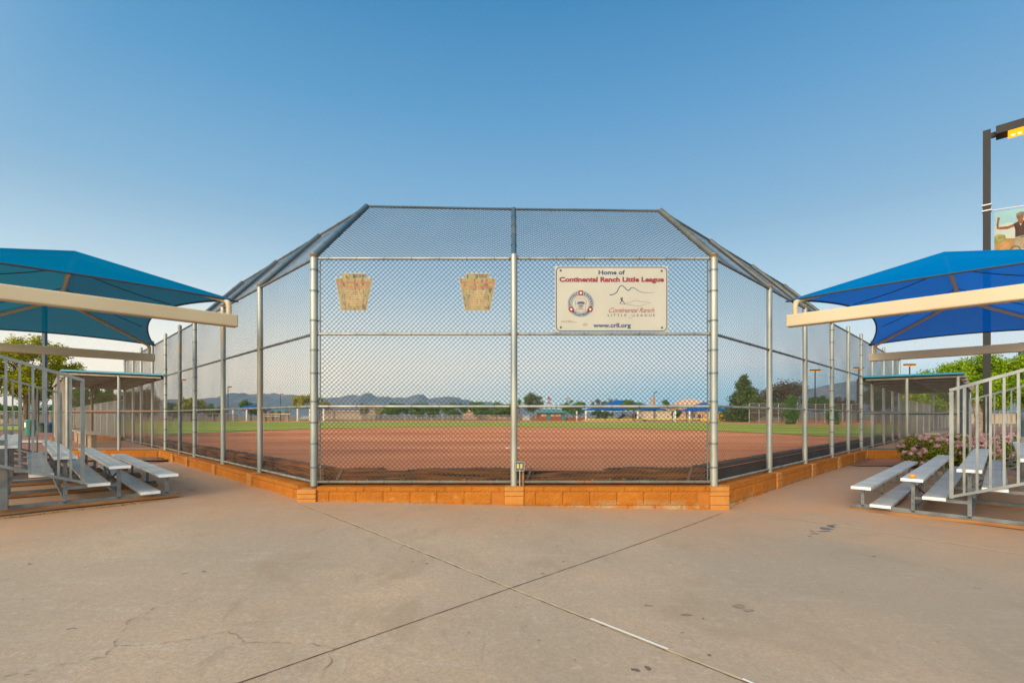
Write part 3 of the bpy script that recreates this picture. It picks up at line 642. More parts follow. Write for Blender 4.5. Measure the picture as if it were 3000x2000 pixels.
def wall_seg(a, b, nrm, ztop, gfn, parent, name='wall_panel', thick=.26):
    """a->b along the outer face at ground plan; nrm points outwards (towards the camera)"""
    a = Vector(a); b = Vector(b); d = (b - a); L_ = d.length; d = d / L_; nrm = Vector(nrm)
    mb = MB(); core0 = a - nrm * .015; zt = ztop
    # core
    base = min(gfn(a.x, a.y), gfn(b.x, b.y)) - .1
    pts = [core0, core0 + d * L_, core0 + d * L_ - nrm * (thick - .015), core0 - nrm * (thick - .015)]
    mb.mi = 1; mb.prism([Vector((p.x, p.y, base)) for p in pts], (0, 0, zt - .004 - base)); mb.mi = 0
    rnd = random.Random(int(abs(a.x * 100)))
    def blk(s0, s1, z0, z1, depth, bulge):
        s0 = max(s0, 0); s1 = min(s1, L_)
        if s1 - s0 < .03: return
        g = .004; s0 += g; s1 -= g; nu, nv = max(2, int((s1 - s0) / .04)), max(2, int((z1 - z0) / .04))
        z0 += g; z1 -= g
        def f(u, v):
            e = min(u, 1 - u, v, 1 - v); dep = depth + (bulge * (rnd.random() * .35 + .7) if e > .001 else 0)
            p = a + d * (s0 + (s1 - s0) * u) + nrm * dep; return (p.x, p.y, z0 + (z1 - z0) * v)
        mb.grid(f, nu, nv)
        # sides
        for (u0, v0, u1, v1) in ((0, 0, 1, 0), (1, 0, 1, 1), (1, 1, 0, 1), (0, 1, 0, 0)):
            q = []
            for u, v, dp in ((u0, v0, depth), (u1, v1, depth), (u1, v1, -.02), (u0, v0, -.02)):
                p = a + d * (s0 + (s1 - s0) * u) + nrm * dp; q.append((p.x, p.y, z0 + (z1 - z0) * v))
            mb.add(q, [(0, 1, 2, 3)])
    s = -.1; k = 0
    while s < L_: blk(s, s + .405, zt - .07, zt, .0, .001); s += .405
    s = 0.05
    while s < L_: blk(s - .27, s + .135, zt - .07 - .2, zt - .07, .0, .007); s += .405
    s = -.05
    while s < L_: blk(s, s + .405, zt - .47, zt - .27, .0, .006); s += .405
    # top slab
    mb.prism([Vector((p.x, p.y, zt - .004)) for p in (a + nrm * .002, b + nrm * .002, b - nrm * thick, a - nrm * thick)], (0, 0, .006))
    return mb.build(name, [M['block'], M['mortar']], parent)
def pilaster(c, ang, w, dpt, ztop, parent):
    mb = MB(); c = Vector(c)
    g = Hn(c.x, c.y) - .05; zs = [g, ztop - .27, ztop - .14, ztop - .07, ztop]
    for k in range(4):
        h = zs[k + 1] - zs[k]; e = .003 * (k % 2)
        mb.box((c.x, c.y, zs[k] + h / 2), (w - e, dpt - e, h - .004), ang)
    o = mb.build('pilaster', M['pilaster'], parent)
    bv = o.modifiers.new('bevel', 'BEVEL'); bv.width = .008; bv.segments = 2; return o
WT = .337; YF = 7.33
wall_seg((-3.0, YF), (-.12, YF), (0, -1), WT, Hn, wall) if False else None
V3 = Vector
wall_seg(V3((-2.93, YF, 0)), V3((-.10, YF, 0)), V3((0, -1, 0)), WT, Hn, wall)
wall_seg(V3((.17, YF, 0)), V3((2.97, YF, 0)), V3((0, -1, 0)), WT, Hn, wall)
pilaster((.035, YF + .12, 0), 0, .285, .30, WT + .004, wall)
pilaster((-3.07, YF + .10, 0), 0, .285, .28, WT - .035, wall); pilaster((3.11, YF + .12, 0), 0, .285, .30, WT + .002, wall)
for side, PP, sgn in (('L', LP, -1), ('R', RP, 1)):
    outn = V3((sgn * .7071, -.7071, 0)); al = V3((sgn * .7071, .7071, 0))
    for i in range(5):
        a, b = PP[i], PP[i + 1]; gap0 = .20 if i == 0 else .09
        aa = a + outn * .16 + al * gap0; bb = b + outn * .16 - al * .09
        wall_seg(aa, bb, outn, WT, Hn, wall)
        if i < 5 and i > 0: pilaster(a + outn * .07, math.pi / 4, .28 if False else .26, .24, WT + .003, wall)
    pilaster(PP[5] + outn * .06, 0, .2, .2, WT + .003, wall)
# ------------------------------------------------------------------ timbers behind the fence
def timber(a, b, z0, z1, mat, label, sag=None, seed=3, straps=()):
    rnd = random.Random(seed); a = V3(a); b = V3(b); t = thing('timber_beam', label, 'timber', ((a.x + b.x) / 2, (a.y + b.y) / 2, z0))
    mb = MB(); d = b - a; n = max(6, int(d.length / .12)); nn = V3((-d.y, d.x, 0)).normalized() * .1
    if nn.y < 0: nn = -nn
    def top(u):
        z = z1 + rnd.uniform(-.008, .008)
        if sag: z -= sag(u)
        return z
    tops = [top(k / n) for k in range(n + 1)]
    prof = [(0, 0), (.004, .4), (-.006, .45), (.006, .5), (.002, .92), (.02, 1.0), (.98, 1.0), (1, .9), (1, 0)]
    vs = []
    for k in range(n + 1):
        p = a + d * (k / n); zt = tops[k]
        for q, w in prof: r = rnd.uniform(-.005, .005); vs.append((p.x + nn.x * 2 * q + r, p.y + nn.y * 2 * q + r, z0 + (zt - z0) * w))
    m = len(prof); fs = []
    for k in range(n):
        for i in range(m): j = (i + 1) % m; fs.append((k * m + i, k * m + j, (k + 1) * m + j, (k + 1) * m + i))
    fs.append(tuple(range(m))); fs.append(tuple(n * m + i for i in range(m)))
    mb.add(vs, fs); mb.build('beam', mat, t)
    for (u, dx) in straps:
        p = a + d * u; mb = MB(); q0 = V3((p.x, p.y - .025, z0 + .02)); q1 = V3((p.x + dx, p.y - .02, z1 + .01)); mb.beam(q0, q1, .035, .004, up=(0, 1, 0))
        mb.mi = 1
        for k in range(7): c = q0.lerp(q1, (k + .5) / 7); mb.tube(c + V3((0, -.004, 0)), c + V3((0, -.001, 0)), .006, 6)
        mb.build('perforated_strap', [M['rusty_pipe'], M['black']], t)
def sag1(u): return .035 * sm((u - .30) / .02) * (1 - sm((u - .36) / .3)) + .008 * math.sin(u * 20)
def sag2(u): return (.055 * (1 - sm((u - .46) / .05)) + .03 * (1 - sm((u - .12) / .02)) + .012 * math.sin(u * 12) * (1 - sm((u - .46) / .03))) 
timber((-2.95, 7.72), (.0, 7.72), .33, .565, M['timber'], 'dark brown railroad tie behind the mesh left of the centre post', sag1, 3, ((.07, .10),)) if False else timber(V3((-2.95, 7.72, 0)), V3((0, 7.72, 0)), .33, .565, M['timber'], 'dark brown railroad tie behind the mesh left of the centre post', sag1, 3, ((.055, .12),))
timber(V3((.06, 7.72, 0)), V3((3.05, 7.72, 0)), .33, .575, M['timber'], 'rotten railroad tie with a broken top edge behind the mesh right of the centre post', sag2, 4, ((.05, .10), (.90, .08)))
ordw = ['first', 'second', 'third', 'fourth', 'fifth', 'sixth', 'seventh', 'eighth', 'ninth', 'tenth']
for side, PP in (('L', LP), ('R', RP)):
    for i in range(8):
        n = inward[side] * .24; a = PP[i] + n + (PP[i + 1] - PP[i]).normalized() * (.2 if i == 0 else .02); b = PP[i + 1] + n
        a.z = b.z = 0
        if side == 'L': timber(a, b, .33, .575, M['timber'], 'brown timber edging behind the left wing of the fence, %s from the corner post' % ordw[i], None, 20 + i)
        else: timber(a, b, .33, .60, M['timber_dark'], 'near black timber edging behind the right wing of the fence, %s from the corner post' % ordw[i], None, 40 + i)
# home plate
hp = MB(); hp.prism([V3((-.215 + .03, 13.0, .538)), V3((.245, 13.0, .538)), V3((.245, 13.2, .538)), V3((.03, 13.42, .538)), V3((-.185, 13.2, .538))], (0, 0, .012)); tag(hp.build('home_plate', M['white']), 'white home plate lying in the red infield dirt', 'home plate')
# fallen leaves
def litter():
    rnd = np.random.RandomState(5); V = []; Q = []
    def leaf(x, y, z, s):
        a = rnd.rand() * 6.28; t = rnd.uniform(-.5, .5, 2); b = len(V)
        for u, v in ((-1, 0), (0, -.45), (1, 0), (0, .45)):
            dx = (u * math.cos(a) - v * math.sin(a)) * s; dy = (u * math.sin(a) + v * math.cos(a)) * s; V.append((x + dx, y + dy, z + s * .4 + (dx * t[0] + dy * t[1])))
        Q.append((b, b + 1, b + 2, b + 3))
    for _ in range(240): x = rnd.uniform(-2.9, 3.0); leaf(x, rnd.uniform(7.54, 7.70), .345 + abs(rnd.randn()) * .03, rnd.uniform(.014, .042))
    for s in (-1, 1):
        for _ in range(200): q = rnd.uniform(.2, 7.6) ** 1; x0 = -3.02 if s < 0 else 3.08; w = rnd.uniform(.07, .2); leaf(x0 + s * q - s * w * .7, 7.46 + q + w * .7, .345 + abs(rnd.randn()) * .015, rnd.uniform(.012, .03))
    for _ in range(420): u = rnd.rand() * 2.2; w = rnd.uniform(-.10, .03); x = -5.35 - .707 * u - w * .5; y = 7.45 - .707 * u + w * .5 - .1; leaf(x, y, Hn(x, y) + .002, rnd.uniform(.008, .02))
    for _ in range(500): x = rnd.uniform(-11.4, -9.6); y = rnd.uniform(13.9, 14.9); (leaf(x, y, Hn(x, y) + .02, rnd.uniform(.015, .03)) if -x < y + 4 and -x > y - 4.2 else None)
    for _ in range(160): t_ = rnd.uniform(-3, 3); leaf(t_, rnd.uniform(7.25, 7.31), Hn(t_, 7.2) + .003, rnd.uniform(.004, .009))
    for _ in range(90): x = rnd.uniform(-5, 4.5); y = rnd.uniform(3.5, 7.2); leaf(x, y, Hn(x, y) + .003, rnd.uniform(.004, .010))
    o = raw_mesh('fallen_leaves', np.array(V), np.array(Q), M['litter']); tag(o, 'dry yellow leaves scattered along walls and skids', 'leaves', kind='stuff')
litter()
# electrical outlet by the centre post
eb = thing('outlet_box', 'weathered outdoor outlet box on a short conduit beside the centre fence post', 'electrical outlet', (.115, 7.37, WT))
mb = MB(); mb.tube((.118, 7.385, WT), (.118, 7.385, .60), .0115, 10); mb.tube((.118, 7.385, .565), (.118, 7.385, .60), .018, 8); mb.build('conduit', M['galv'], eb, smooth=True)
mb = MB(); x0, x1, z0, z1 = .055, .182, .575, .71
mb.box(((x0 + x1) / 2, 7.39, (z0 + z1) / 2), (x1 - x0, .04, z1 - z0)); o = mb.build('housing', M['greypole'], eb); bx = o.modifiers.new('bevel', 'BEVEL'); bx.width = .004
mb = MB()
for a_, b_ in (((x0, z0), (x1, z0)), ((x1, z0), (x1, z1)), ((x1, z1), (x0, z1)), ((x0, z1), (x0, z0))): mb.beam((a_[0], 7.367, a_[1]), (b_[0], 7.367, b_[1]), .008, .008, up=(0, 1, 0))
mb.build('rim', M['galv'], eb)
for x in (.090, .140):
    mb = MB(); mb.box((x, 7.366, .645), (.034, .01, .068)); mb.mi = 1
    for dz in (-.018, .018):
        for dx in (-.006, .006): mb.box((x + dx, 7.36, .645 + dz), (.003, .004, .010))
    mb.build('receptacle', [M['receptacle'], M['black']], eb)
mb = MB(); mb.box((.165, 7.43, .46), (.035, .035, .26)); tag(mb.build('wooden_stake', M['wood']), 'short weathered wooden stake behind the outlet box', 'stake')

# ------------------------------------------------------------------ lettering
dg = None
def text_arrays(s, shear=0.0, bold=0.0, space=1.0):
    cu = bpy.data.curves.new('t', 'FONT'); cu.body = s; cu.size = 1; cu.shear = shear; cu.offset = bold; cu.space_character = space; cu.resolution_u = 3; cu.fill_mode = 'FRONT'
    ob = bpy.data.objects.new('t', cu); COL.objects.link(ob); bpy.context.view_layer.update()
    me = bpy.data.meshes.new_from_object(ob.evaluated_get(bpy.context.evaluated_depsgraph_get()))
    vs = [v.co.copy() for v in me.vertices]; fs = [tuple(p.vertices) for p in me.polygons]
    bpy.data.objects.remove(ob); bpy.data.curves.remove(cu); bpy.data.meshes.remove(me); return vs, fs
def bounds(vs): return min(v.x for v in vs), max(v.x for v in vs), min(v.y for v in vs), max(v.y for v in vs)
hv, _ = text_arrays('H'); CAPH = bounds(hv)[3]
def put_text(mb, s, x0, x1, base, cap, T, layer, shear=0, bold=0, space=1.0):
    vs, fs = text_arrays(s, shear, bold, space); a, b, _, _ = bounds(vs); sx = (x1 - x0) / (b - a); sy = cap / CAPH
    mb.add([T(x0 + (v.x - a) * sx, base + v.y * sy, layer) for v in vs], fs)
def arc_text(mb, s, cx, cy, r, a0, a1, h, T, layer, inside=False):
    n = len(s)
    for k, ch in enumerate(s):
        if ch == ' ': continue
        t = a0 + (a1 - a0) * k / (n - 1); vs, fs = text_arrays(ch, 0, .012); a, b, _, _ = bounds(vs); sc = h / CAPH; m = (a + b) / 2
        rot = t - math.pi / 2 if not inside else t + math.pi / 2; c, s_ = math.cos(rot), math.sin(rot); px, py = cx + r * math.cos(t), cy + r * math.sin(t)
        mb.add([T(px + ((v.x - m) * c - (v.y - CAPH / 2) * s_) * sc, py + ((v.x - m) * s_ + (v.y - CAPH / 2) * c) * sc, layer) for v in vs], fs)
def stroke(mb, pts, w, T, layer, taper=None, closed=False):
    P2 = [Vector(p) for p in pts]; n = len(P2); vs = []
    for k, p in enumerate(P2):
        if closed: d = (P2[(k + 1) % n] - P2[k - 1]).normalized()
        else: d = (P2[min(k + 1, n - 1)] - P2[max(0, k - 1)]).normalized()
        q = Vector((-d.y, d.x)); ww = w / 2 * (taper(k / (n - 1)) if taper else 1)
        vs += [T(*(p + q * ww), layer), T(*(p - q * ww), layer)]
    mb.add(vs, [(2 * k, 2 * k + 1, 2 * ((k + 1) % n) + 1, 2 * ((k + 1) % n)) for k in range(n if closed else n - 1)])
def poly2(mb, pts, T, layer): mb.add([T(p[0], p[1], layer) for p in pts], [tuple(range(len(pts)))])
def ring2(mb, cx, cy, r0, r1, T, layer, n=64, a0=0, a1=2 * math.pi):
    vs = []
    for k in range(n + 1):
        t = a0 + (a1 - a0) * k / n
        for r in (r0, r1): vs.append(T(cx + r * math.cos(t), cy + r * math.sin(t), layer))
    mb.add(vs, [(2 * k, 2 * k + 1, 2 * k + 3, 2 * k + 2) for k in range(n)])
# home sign
U = .001005; SX0 = .650; SZ1 = 3.675; SY = 7.425
def TS(x, y, layer=0): return (SX0 + (x - 328) * U, SY - .002 - layer * .0012, SZ1 - (y - 183) * U)
def TSn(x, y, layer=0): return TS(x, -y, layer)     # y up variant for text
sg = thing('league_sign', 'large cream sign with blue border and red lettering Continental Ranch Little League', 'sign', (SX0 + .86, SY, SZ1 - 1.0))
mb = MB(); mb.box((SX0 + .86, SY + .004, SZ1 - .5), (1.72, .010, 1.0)); mb.build('panel', M['sign'], sg)
def rrect(x0, y0, x1, y1, r, n=8):
    pts = []
    for cx, cy, a in ((x1 - r, y0 + r, -90), (x1 - r, y1 - r, 0), (x0 + r, y1 - r, 90), (x0 + r, y0 + r, 180)):
        for k in range(n + 1): t = R(a + 90 * k / n); pts.append((cx + r * math.cos(t), cy + r * math.sin(t)))
    return pts
mb = MB(); stroke(mb, rrect(350, 203, 2020, 1163, 66), 13, TS, 1, closed=True); mb.build('border', M['navy'], sg, fix=False)
mb = MB(); put_text(mb, 'Home of', 988, 1388, -310, 60, TSn, 1, 0, .035); put_text(mb, 'www.crll.org', 908, 1478, -1108, 60, TSn, 1, 0, .034)
mb.build('blue_lettering', M['navy'], sg, fix=False)
mb = MB(); put_text(mb, 'Continental Ranch Little League', 397, 1979, -419, 66, TSn, 1, 0, .050); mb.build('lettering_outline', M['navy'], sg, fix=False)
mb = MB(); put_text(mb, 'Continental Ranch Little League', 401, 1975, -418, 63, TSn, 2, 0, .030); put_text(mb, 'Continental Ranch', 1145, 1835, -885, 70, TSn, 1, .45, -.004, .9); mb.build('red_lettering', M['red'], sg, fix=False)
mb = MB(); put_text(mb, 'LITTLE', 1130, 1410, -943, 34, TSn, 1, 0, .004, 1.5); put_text(mb, 'LEAGUE', 1520, 1842, -943, 34, TSn, 1, 0, .004, 1.5)
stroke(mb, [(1440, 958), (1455, 968), (1475, 970), (1495, 960), (1504, 942), (1498, 922)], 3.5, TS, 1); stroke(mb, [(1455, 935), (1475, 932), (1490, 920)], 2, TS, 1)
# batter silhouette and ball diamond
stroke(mb, [(1312, 757), (1385, 757), (1605, 790), (1775, 740), (1540, 703), (1400, 752)], 3, TS, 1)
mb.build('grey_lettering', M['greypole'], sg, fix=False)
mb = MB()
stroke(mb, [(1344, 672), (1341, 700), (1347, 712)], 22, TS, 2, lambda t: .7 + .3 * t); ring2(mb, 1345, 665, 0, 8, TS, 2, 12)
stroke(mb, [(1340, 702), (1328, 725), (1312, 750)], 9, TS, 2); stroke(mb, [(1348, 704), (1366, 727), (1385, 754)], 9, TS, 2)
stroke(mb, [(1342, 682), (1326, 688), (1315, 682)], 7, TS, 2); stroke(mb, [(1345, 684), (1330, 678), (1322, 668)], 6, TS, 2); stroke(mb, [(1322, 680), (1324, 664), (1330, 648)], 3.5, TS, 2)
mb.build('batter_figure', M['black'], sg, fix=False)
def cat(pts, n=8):
    out_ = []
    for k in range(len(pts) - 1):
        p0, p1, p2, p3 = [Vector(pts[max(0, min(len(pts) - 1, k + q))]) for q in (-1, 0, 1, 2)]
        for i in range(n): t = i / n; out_.append(.5 * ((2 * p1) + (p2 - p0) * t + (2 * p0 - 5 * p1 + 4 * p2 - p3) * t * t + (3 * p1 - p0 - 3 * p2 + p3) * t ** 3))
    out_.append(Vector(pts[-1])); return [tuple(p) for p in out_]
mb = MB(); stroke(mb, cat([(1155, 617), (1210, 612), (1265, 575), (1305, 500), (1342, 477), (1380, 505), (1435, 553), (1475, 520), (1505, 508), (1550, 530), (1610, 568), (1690, 584), (1830, 584)]), 10, TS, 1, lambda t: 1.2 - .9 * max(0, (t - .55) / .45)); mb.build('mountain_line', M['navy'], sg, fix=False)
# round emblem
ex_, ey_ = 720, 755
mb = MB(); ring2(mb, ex_, ey_, 188, 194, TS, 1); ring2(mb, ex_, ey_, 145, 180, TS, 1); ring2(mb, ex_, ey_, 128, 133, TS, 1)
stroke(mb, [(632, 697), (660, 697), (656, 672), (784, 672), (780, 697), (808, 697), (785, 850), (655, 850)], 4, TS, 1, closed=True)
ring2(mb, 720, 790, 42, 68, TS, 1, 24, R(215), R(325)); poly2(mb, [(677, 765), (720, 815), (708, 808), (688, 800)], TS, 1); poly2(mb, [(763, 765), (752, 800), (732, 808), (720, 815)], TS, 1); poly2(mb, [(720, 752), (742, 777), (720, 802), (698, 777)], TS, 2)
mb.build('emblem_rings', M['navy'], sg, fix=False)
mb = MB()
for ang in (-90, 30, 150):
    t = R(ang); c, s_ = math.cos(t), math.sin(t); cx, cy = ex_ + 165 * c, ey_ + 165 * s_; q = []
    for u, v in ((-38, -31), (38, -31), (38, 31), (-38, 31)): q.append((cx + u * c - v * s_, cy + u * s_ + v * c))
    poly2(mb, q, TS, 3)
T2 = lambda x, y, l=0: TS(x, -y, l)
arc_text(mb, 'LITTLE LEAGUE', 720, -800, 84, R(145), R(35), 15, T2, 1); put_text(mb, 'BASEBALL', 672, 768, -832, 16, TSn, 1, 0, .02)
mb.build('emblem_red_marks', M['red'], sg, fix=False)
mb = MB()
for ang in (-90, 30, 150):
    t = R(ang); ring2(mb, ex_ + 165 * math.cos(t), ey_ + 165 * math.sin(t), 0, 15, TS, 4, 16)
arc_text(mb, 'CHARACTER', ex_, -ey_, 162, R(192), R(106), 22, T2, 3); arc_text(mb, 'COURAGE', ex_, -ey_, 162, R(74), R(-8), 22, T2, 3); arc_text(mb, 'LOYALTY', ex_, -ey_, 162, R(237), R(303), 22, T2, 3, True)
ring2(mb, 720, 777, 0, 6, TS, 3, 12)
mb.build('emblem_white_marks', M['white'], sg, fix=False)
for x, y in ((417, 250), (1942, 257), (419, 1109), (1947, 1114)):
    mb = MB(); c = V3(TS(x, y, 0)); mb.tube(c + V3((0, .002, 0)), c + V3((0, -.004, 0)), .016, 14); mb.tube(c + V3((0, -.004, 0)), c + V3((0, -.010, 0)), .009, 6); mb.build('bolt', M['greypole'], sg)
mb = MB(); 
for k, (x, y, w, h) in enumerate([(520, 1015, 95, 12), (600, 1030, 80, 9), (780, 1065, 50, 22), (470, 1025, 60, 10)]):
    pts = [(x + w * math.cos(t / 16 * 6.283) * random.uniform(.7, 1.1), y + h * math.sin(t / 16 * 6.283) * random.uniform(.6, 1.2)) for t in range(16)]; poly2(mb, pts, TS, .5 + k * .1)
mb.build('smudge', pm('sign_smudge', (.30, .26, .17), (.38, .34, .25), 14, .6), sg, fix=False)
# keystone signs
def keystone(cx_px, year, l1, l2, label, dx, seed):
    Y = 7.43; u = Y / F; 
    def T(x, y, layer=0): return (X(cx_px, Y) + (x) * u, Y - .002 - layer * .0012, Z(855, Y) + y * u)
    t = thing('keystone_sign', label, 'sign', T(0, -55))
    out_ = [(-38, 55), (38, 55), (32.5, 41), (55, 41), (37, -55), (-37, -55), (-55, 41), (-32.5, 41)]
    mb = MB(); mb.prism([V3(T(*p)) + V3((0, .002, 0)) for p in out_], (0, .006, 0)); mb.build('board', M['edge'], t)
    inn = [(x * .955, y * .955 + (0 if y < 50 else 0)) for x, y in out_]
    mb = MB(); poly2(mb, inn, T, .4); mb.build('faded_face', M['oldboard'], t, fix=False)
    mb = MB(); stroke(mb, inn, 1.0, T, 1, closed=True); mb.build('border', M['rusty_pipe'], t, fix=False)
    mb = MB(); put_text(mb, year, -4, 30, 42, 9, T, 1, 0, .02, 1.25); mb.build('year', M['black'], t, fix=False)
    mb = MB(); put_text(mb, l1, -48, 48, 25, 6.5, T, 1.3, 0, .04); put_text(mb, l2, -42, 42, 12.5, 6.5, T, 1.3, 0, .04); mb.build('red_lettering', M['fadedred'], t, fix=False)
    mb = MB(); rnd = random.Random(seed)
    for k in range(9):
        y = 5 - k * 5.2; x = -24 + rnd.uniform(-3, 3)
        while x < 24: w = rnd.uniform(2, 6); poly2(mb, [(x, y), (x + w, y), (x + w, y - 2.4), (x, y - 2.4)], T, 1); x += w + 1.2
    mb.build('name_lines', M['fadedpink'], t, fix=False)
    mb = MB()
    for k in range(16):
        s = -1 if k % 2 else 1; x = s * rnd.uniform(26, 36); y = rnd.uniform(-46, -2); w = rnd.uniform(1, 3.5); h = rnd.uniform(3, 9); a_ = rnd.uniform(-.6, .6)
        q = [(-w, -h / 2), (w * .6, -h / 2), (w, h / 2), (-w * .3, h / 2)]; poly2(mb, [(x * (1 - (-y) / 230) + p * math.cos(a_) - r * math.sin(a_), y + p * math.sin(a_) + r * math.cos(a_)) for p, r in q], T, .8 + k * .02)
    mb.build('faded_figures', M['fadedgrey'], t, fix=False)
    for x, y in ((-50, 37), (50, 37), (-33, -51), (33, -51)):
        mb = MB(); c = V3(T(x * .98, y * .98)); mb.tube(c, c + V3((0, -.005, 0)), .006, 8); mb.build('bolt', M['rust'], t)
keystone(1036.5, '2004', 'Seniors Baseball All-Stars', 'District #5 Champions', 'faded yellow keystone sign for 2004, hung nearest the left corner post', 0, 1)
keystone(1399, '2007', 'Majors Softball All-Stars', 'District #5 Champions', 'faded yellow keystone sign for 2007, hung nearer the centre post', 0, 2)

# ------------------------------------------------------------------ dugouts
def dugout(side):
    sgn = -1 if side == 'L' else 1; PP = LP if side == 'L' else RP; c0 = PP[5].copy(); al = V3((sgn * .7071, .7071, 0)); s_end = 6.3 * 1.4142 * .68
    Y0 = c0.y; xo = (-13.87 if side == 'L' else 13.98); xm = (-12.26 if side == 'L' else 12.38)
    nm = 'left' if side == 'L' else 'right'
    t = thing('dugout', 'open mesh dugout with a teal edged metal roof beyond the %s bleacher' % ('left' if side == 'L' else 'right'), 'dugout', ((c0.x + xo) / 2, Y0, .3))
    O = V3((0, 0, 0)); oT = tuple(ORG[t.name]); Lg = 6.0; d = V3((sgn * Lg, Lg, 0))
    corners = {'in0': V3((c0.x, Y0, 0)), 'mid0': V3((xm, Y0, 0)), 'out0': V3((xo, Y0, 0))}
    zr_in, zr_out = (2.66, 2.80) if side == 'L' else (2.60, 2.72)
    zback = -.04 if side == 'L' else -.16
    pm_ = M['rusty_pipe'] if side == 'L' else M['galv']
    for nme in ('mid0', 'out0'):
        p = corners[nme]; zt = zr_out - .08 if nme == 'out0' else (zr_in + zr_out) / 2 - .08
        MB().tube(p + V3((0, 0, .25)), p + V3((0, 0, zt)), .045 if nme == 'mid0' else .05, 12).build('post', M['galv'], t, smooth=True)
        q = p + d; MB().tube(q + V3((0, 0, .25)), q + V3((0, 0, zt + zback)), .045, 12).build('post', pm_ if nme == 'mid0' else M['galv'], t, smooth=True)
        h = p + d * .5; 
        if nme == 'out0': MB().tube(h + V3((0, 0, .25)), h + V3((0, 0, zt + zback / 2)), .045, 12).build('post', M['galv'], t, smooth=True)
    # rails of the end faces
    for back in (0, 1):
        o_ = d * back; zf = .04 * back
        for z, r in ((1.545 + (.0 if side == 'L' else -.06), .03), (.375, .024)):
            rr_ = MB(); rr_.tube(corners['in0'] + o_ + V3((0, 0, z)), corners['out0'] + o_ + V3((0, 0, z)), r, 10); rr_.build('rail', M['rusty_pipe'] if side == 'L' else M['galv_dark'], t, smooth=True)
        a, b = (corners['in0'] + o_, corners['out0'] + o_) if side == 'R' else (corners['out0'] + o_, corners['in0'] + o_); w = b.x - a.x
        za, zb_ = (zr_in, zr_out) if side == 'R' else (zr_out, zr_in)
        chain('mesh_panel', (a.x, a.y + .03, .36), (1, 0, 0), (0, 0, 1), [(0, 0), (w, 0), (w, zb_ - .44 + zback * back), (0, za - .44 + zback * back)], t, M['wire_rusty'] if side == 'L' else M['wire_light'], off=oT, r=.0034, p=.10)
    # outer long side
    a = corners['out0']; n_ = al; w = d.length
    for z in (1.545, .375): MB().tube(a + V3((0, 0, z)), a + d + V3((0, 0, z)), .022, 8).build('rail', M['galv_dark'], t, smooth=True)
    for k in range(2): chain('mesh_panel', tuple(a + d * (k * .5) + V3((0, 0, .36))), tuple(al), (0, 0, 1), [(0, 0), (w / 2, 0), (w / 2, zr_out - .44 + zback * (k + 1) / 2), (0, zr_out - .44 + zback * k / 2)], t, M['wire_rusty'] if side == 'L' else M['wire'], off=oT, r=.0032, p=.06)
    # roof deck: corrugated sheet, ribs across
    A0 = V3((c0.x + sgn * -.05, Y0 - .12, zr_in)); B0 = V3((xo + sgn * .08, Y0 - .12, zr_out)); dd = d + V3((0, 0, zback)) + V3((sgn * .1, .25, 0)); mb = MB(); nv = 120
    def f(u, v): p = A0.lerp(B0, u) + dd * v; return (p.x, p.y, p.z + (.022 if (int(round(v * nv)) // 2) % 2 else -.022))
    mb.grid(f, 2, nv); mb.build('roof', M['deck_dark'], t)
    mb = MB(); 
    mb.grid(lambda u, v: tuple(A0.lerp(B0, u) + dd * v + V3((0, 0, .035))), 1, 1); mb.build('roof_cover', M['teal'], t)
    mb = MB(); mb.beam(A0 + V3((0, -.01, .015)), B0 + V3((0, -.01, .015)), .012, .055); mb.beam(B0 + V3((sgn * .01, 0, .015)), B0 + dd + V3((sgn * .01, 0, .015)), .012, .055); mb.beam(A0 + dd + V3((0, .01, .015)), B0 + dd + V3((0, .01, .015)), .012, .05)
    mb.build('roof_trim', M['teal'], t)
    mid = lambda q: A0.lerp(B0, q)
    for q in (.02, .5, .97): MB().beam(mid(q) + V3((0, .12, -.06)), mid(q) + dd + V3((0, -.1, -.06)), .05, .08).build('roof_beam', M['rust'] if side == 'L' else M['rusty_pipe'], t)
    for q in (.03, .19, .35, .51, .67, .83, .98): MB().beam(A0 + dd * q + V3((0, 0, -.065)), B0 + dd * q + V3((0, 0, -.065)), .16, .07).build('purlin', M['deck'], t)
    # floor
    fl = MB(); e = .05
    fl.prism([corners['in0'] + V3((0, -.0, .20)), corners['out0'] + V3((0, 0, .20)), corners['out0'] + d + V3((0, 0, .20)), corners['in0'] + d + V3((0, 0, .20))], (0, 0, .13)); o = fl.build('dugout_floor', pm('dusty_slab_' + nm, (.50, .27, .17), (.42, .21, .12), 1.2, .95)); tag(o, kind='structure')
    # end walls
    lw = thing('low_wall', 'low orange block wall at the near end of the %s dugout' % nm, 'wall', ((c0.x + xo) / 2, Y0, 0))
    x_a, x_b = (xo - .1, c0.x - .12) if side == 'L' else (c0.x + .12, xo + .1)
    wall_seg(V3((x_a, Y0 - .16, 0)), V3((x_b, Y0 - .16, 0)), V3((0, -1, 0)), WT - .005, Hn, lw, thick=.2)
    lw2 = thing('low_wall', 'low orange block wall at the far end of the %s dugout' % nm, 'wall', ((c0.x + xo) / 2 + d.x, Y0 + d.y, 0))
    wall_seg(V3((x_a + d.x, Y0 + d.y - .12, 0)), V3((x_b + d.x, Y0 + d.y - .12, 0)), V3((0, -1, 0)), WT + .14, lambda x, y: .3, lw2, thick=.16)
    # bench inside
    bn = thing('dugout_bench', 'pale slab bench along the outer side of the %s dugout' % nm, 'bench', tuple(a + V3((-sgn * .5, .4, .33))))
    q0 = corners['out0'] + V3((-sgn * .42, .45, .82)); q1 = q0 + al * 6.5; MB().beam(q0, q1, .38, .06).build('seat', M['walk'], bn)
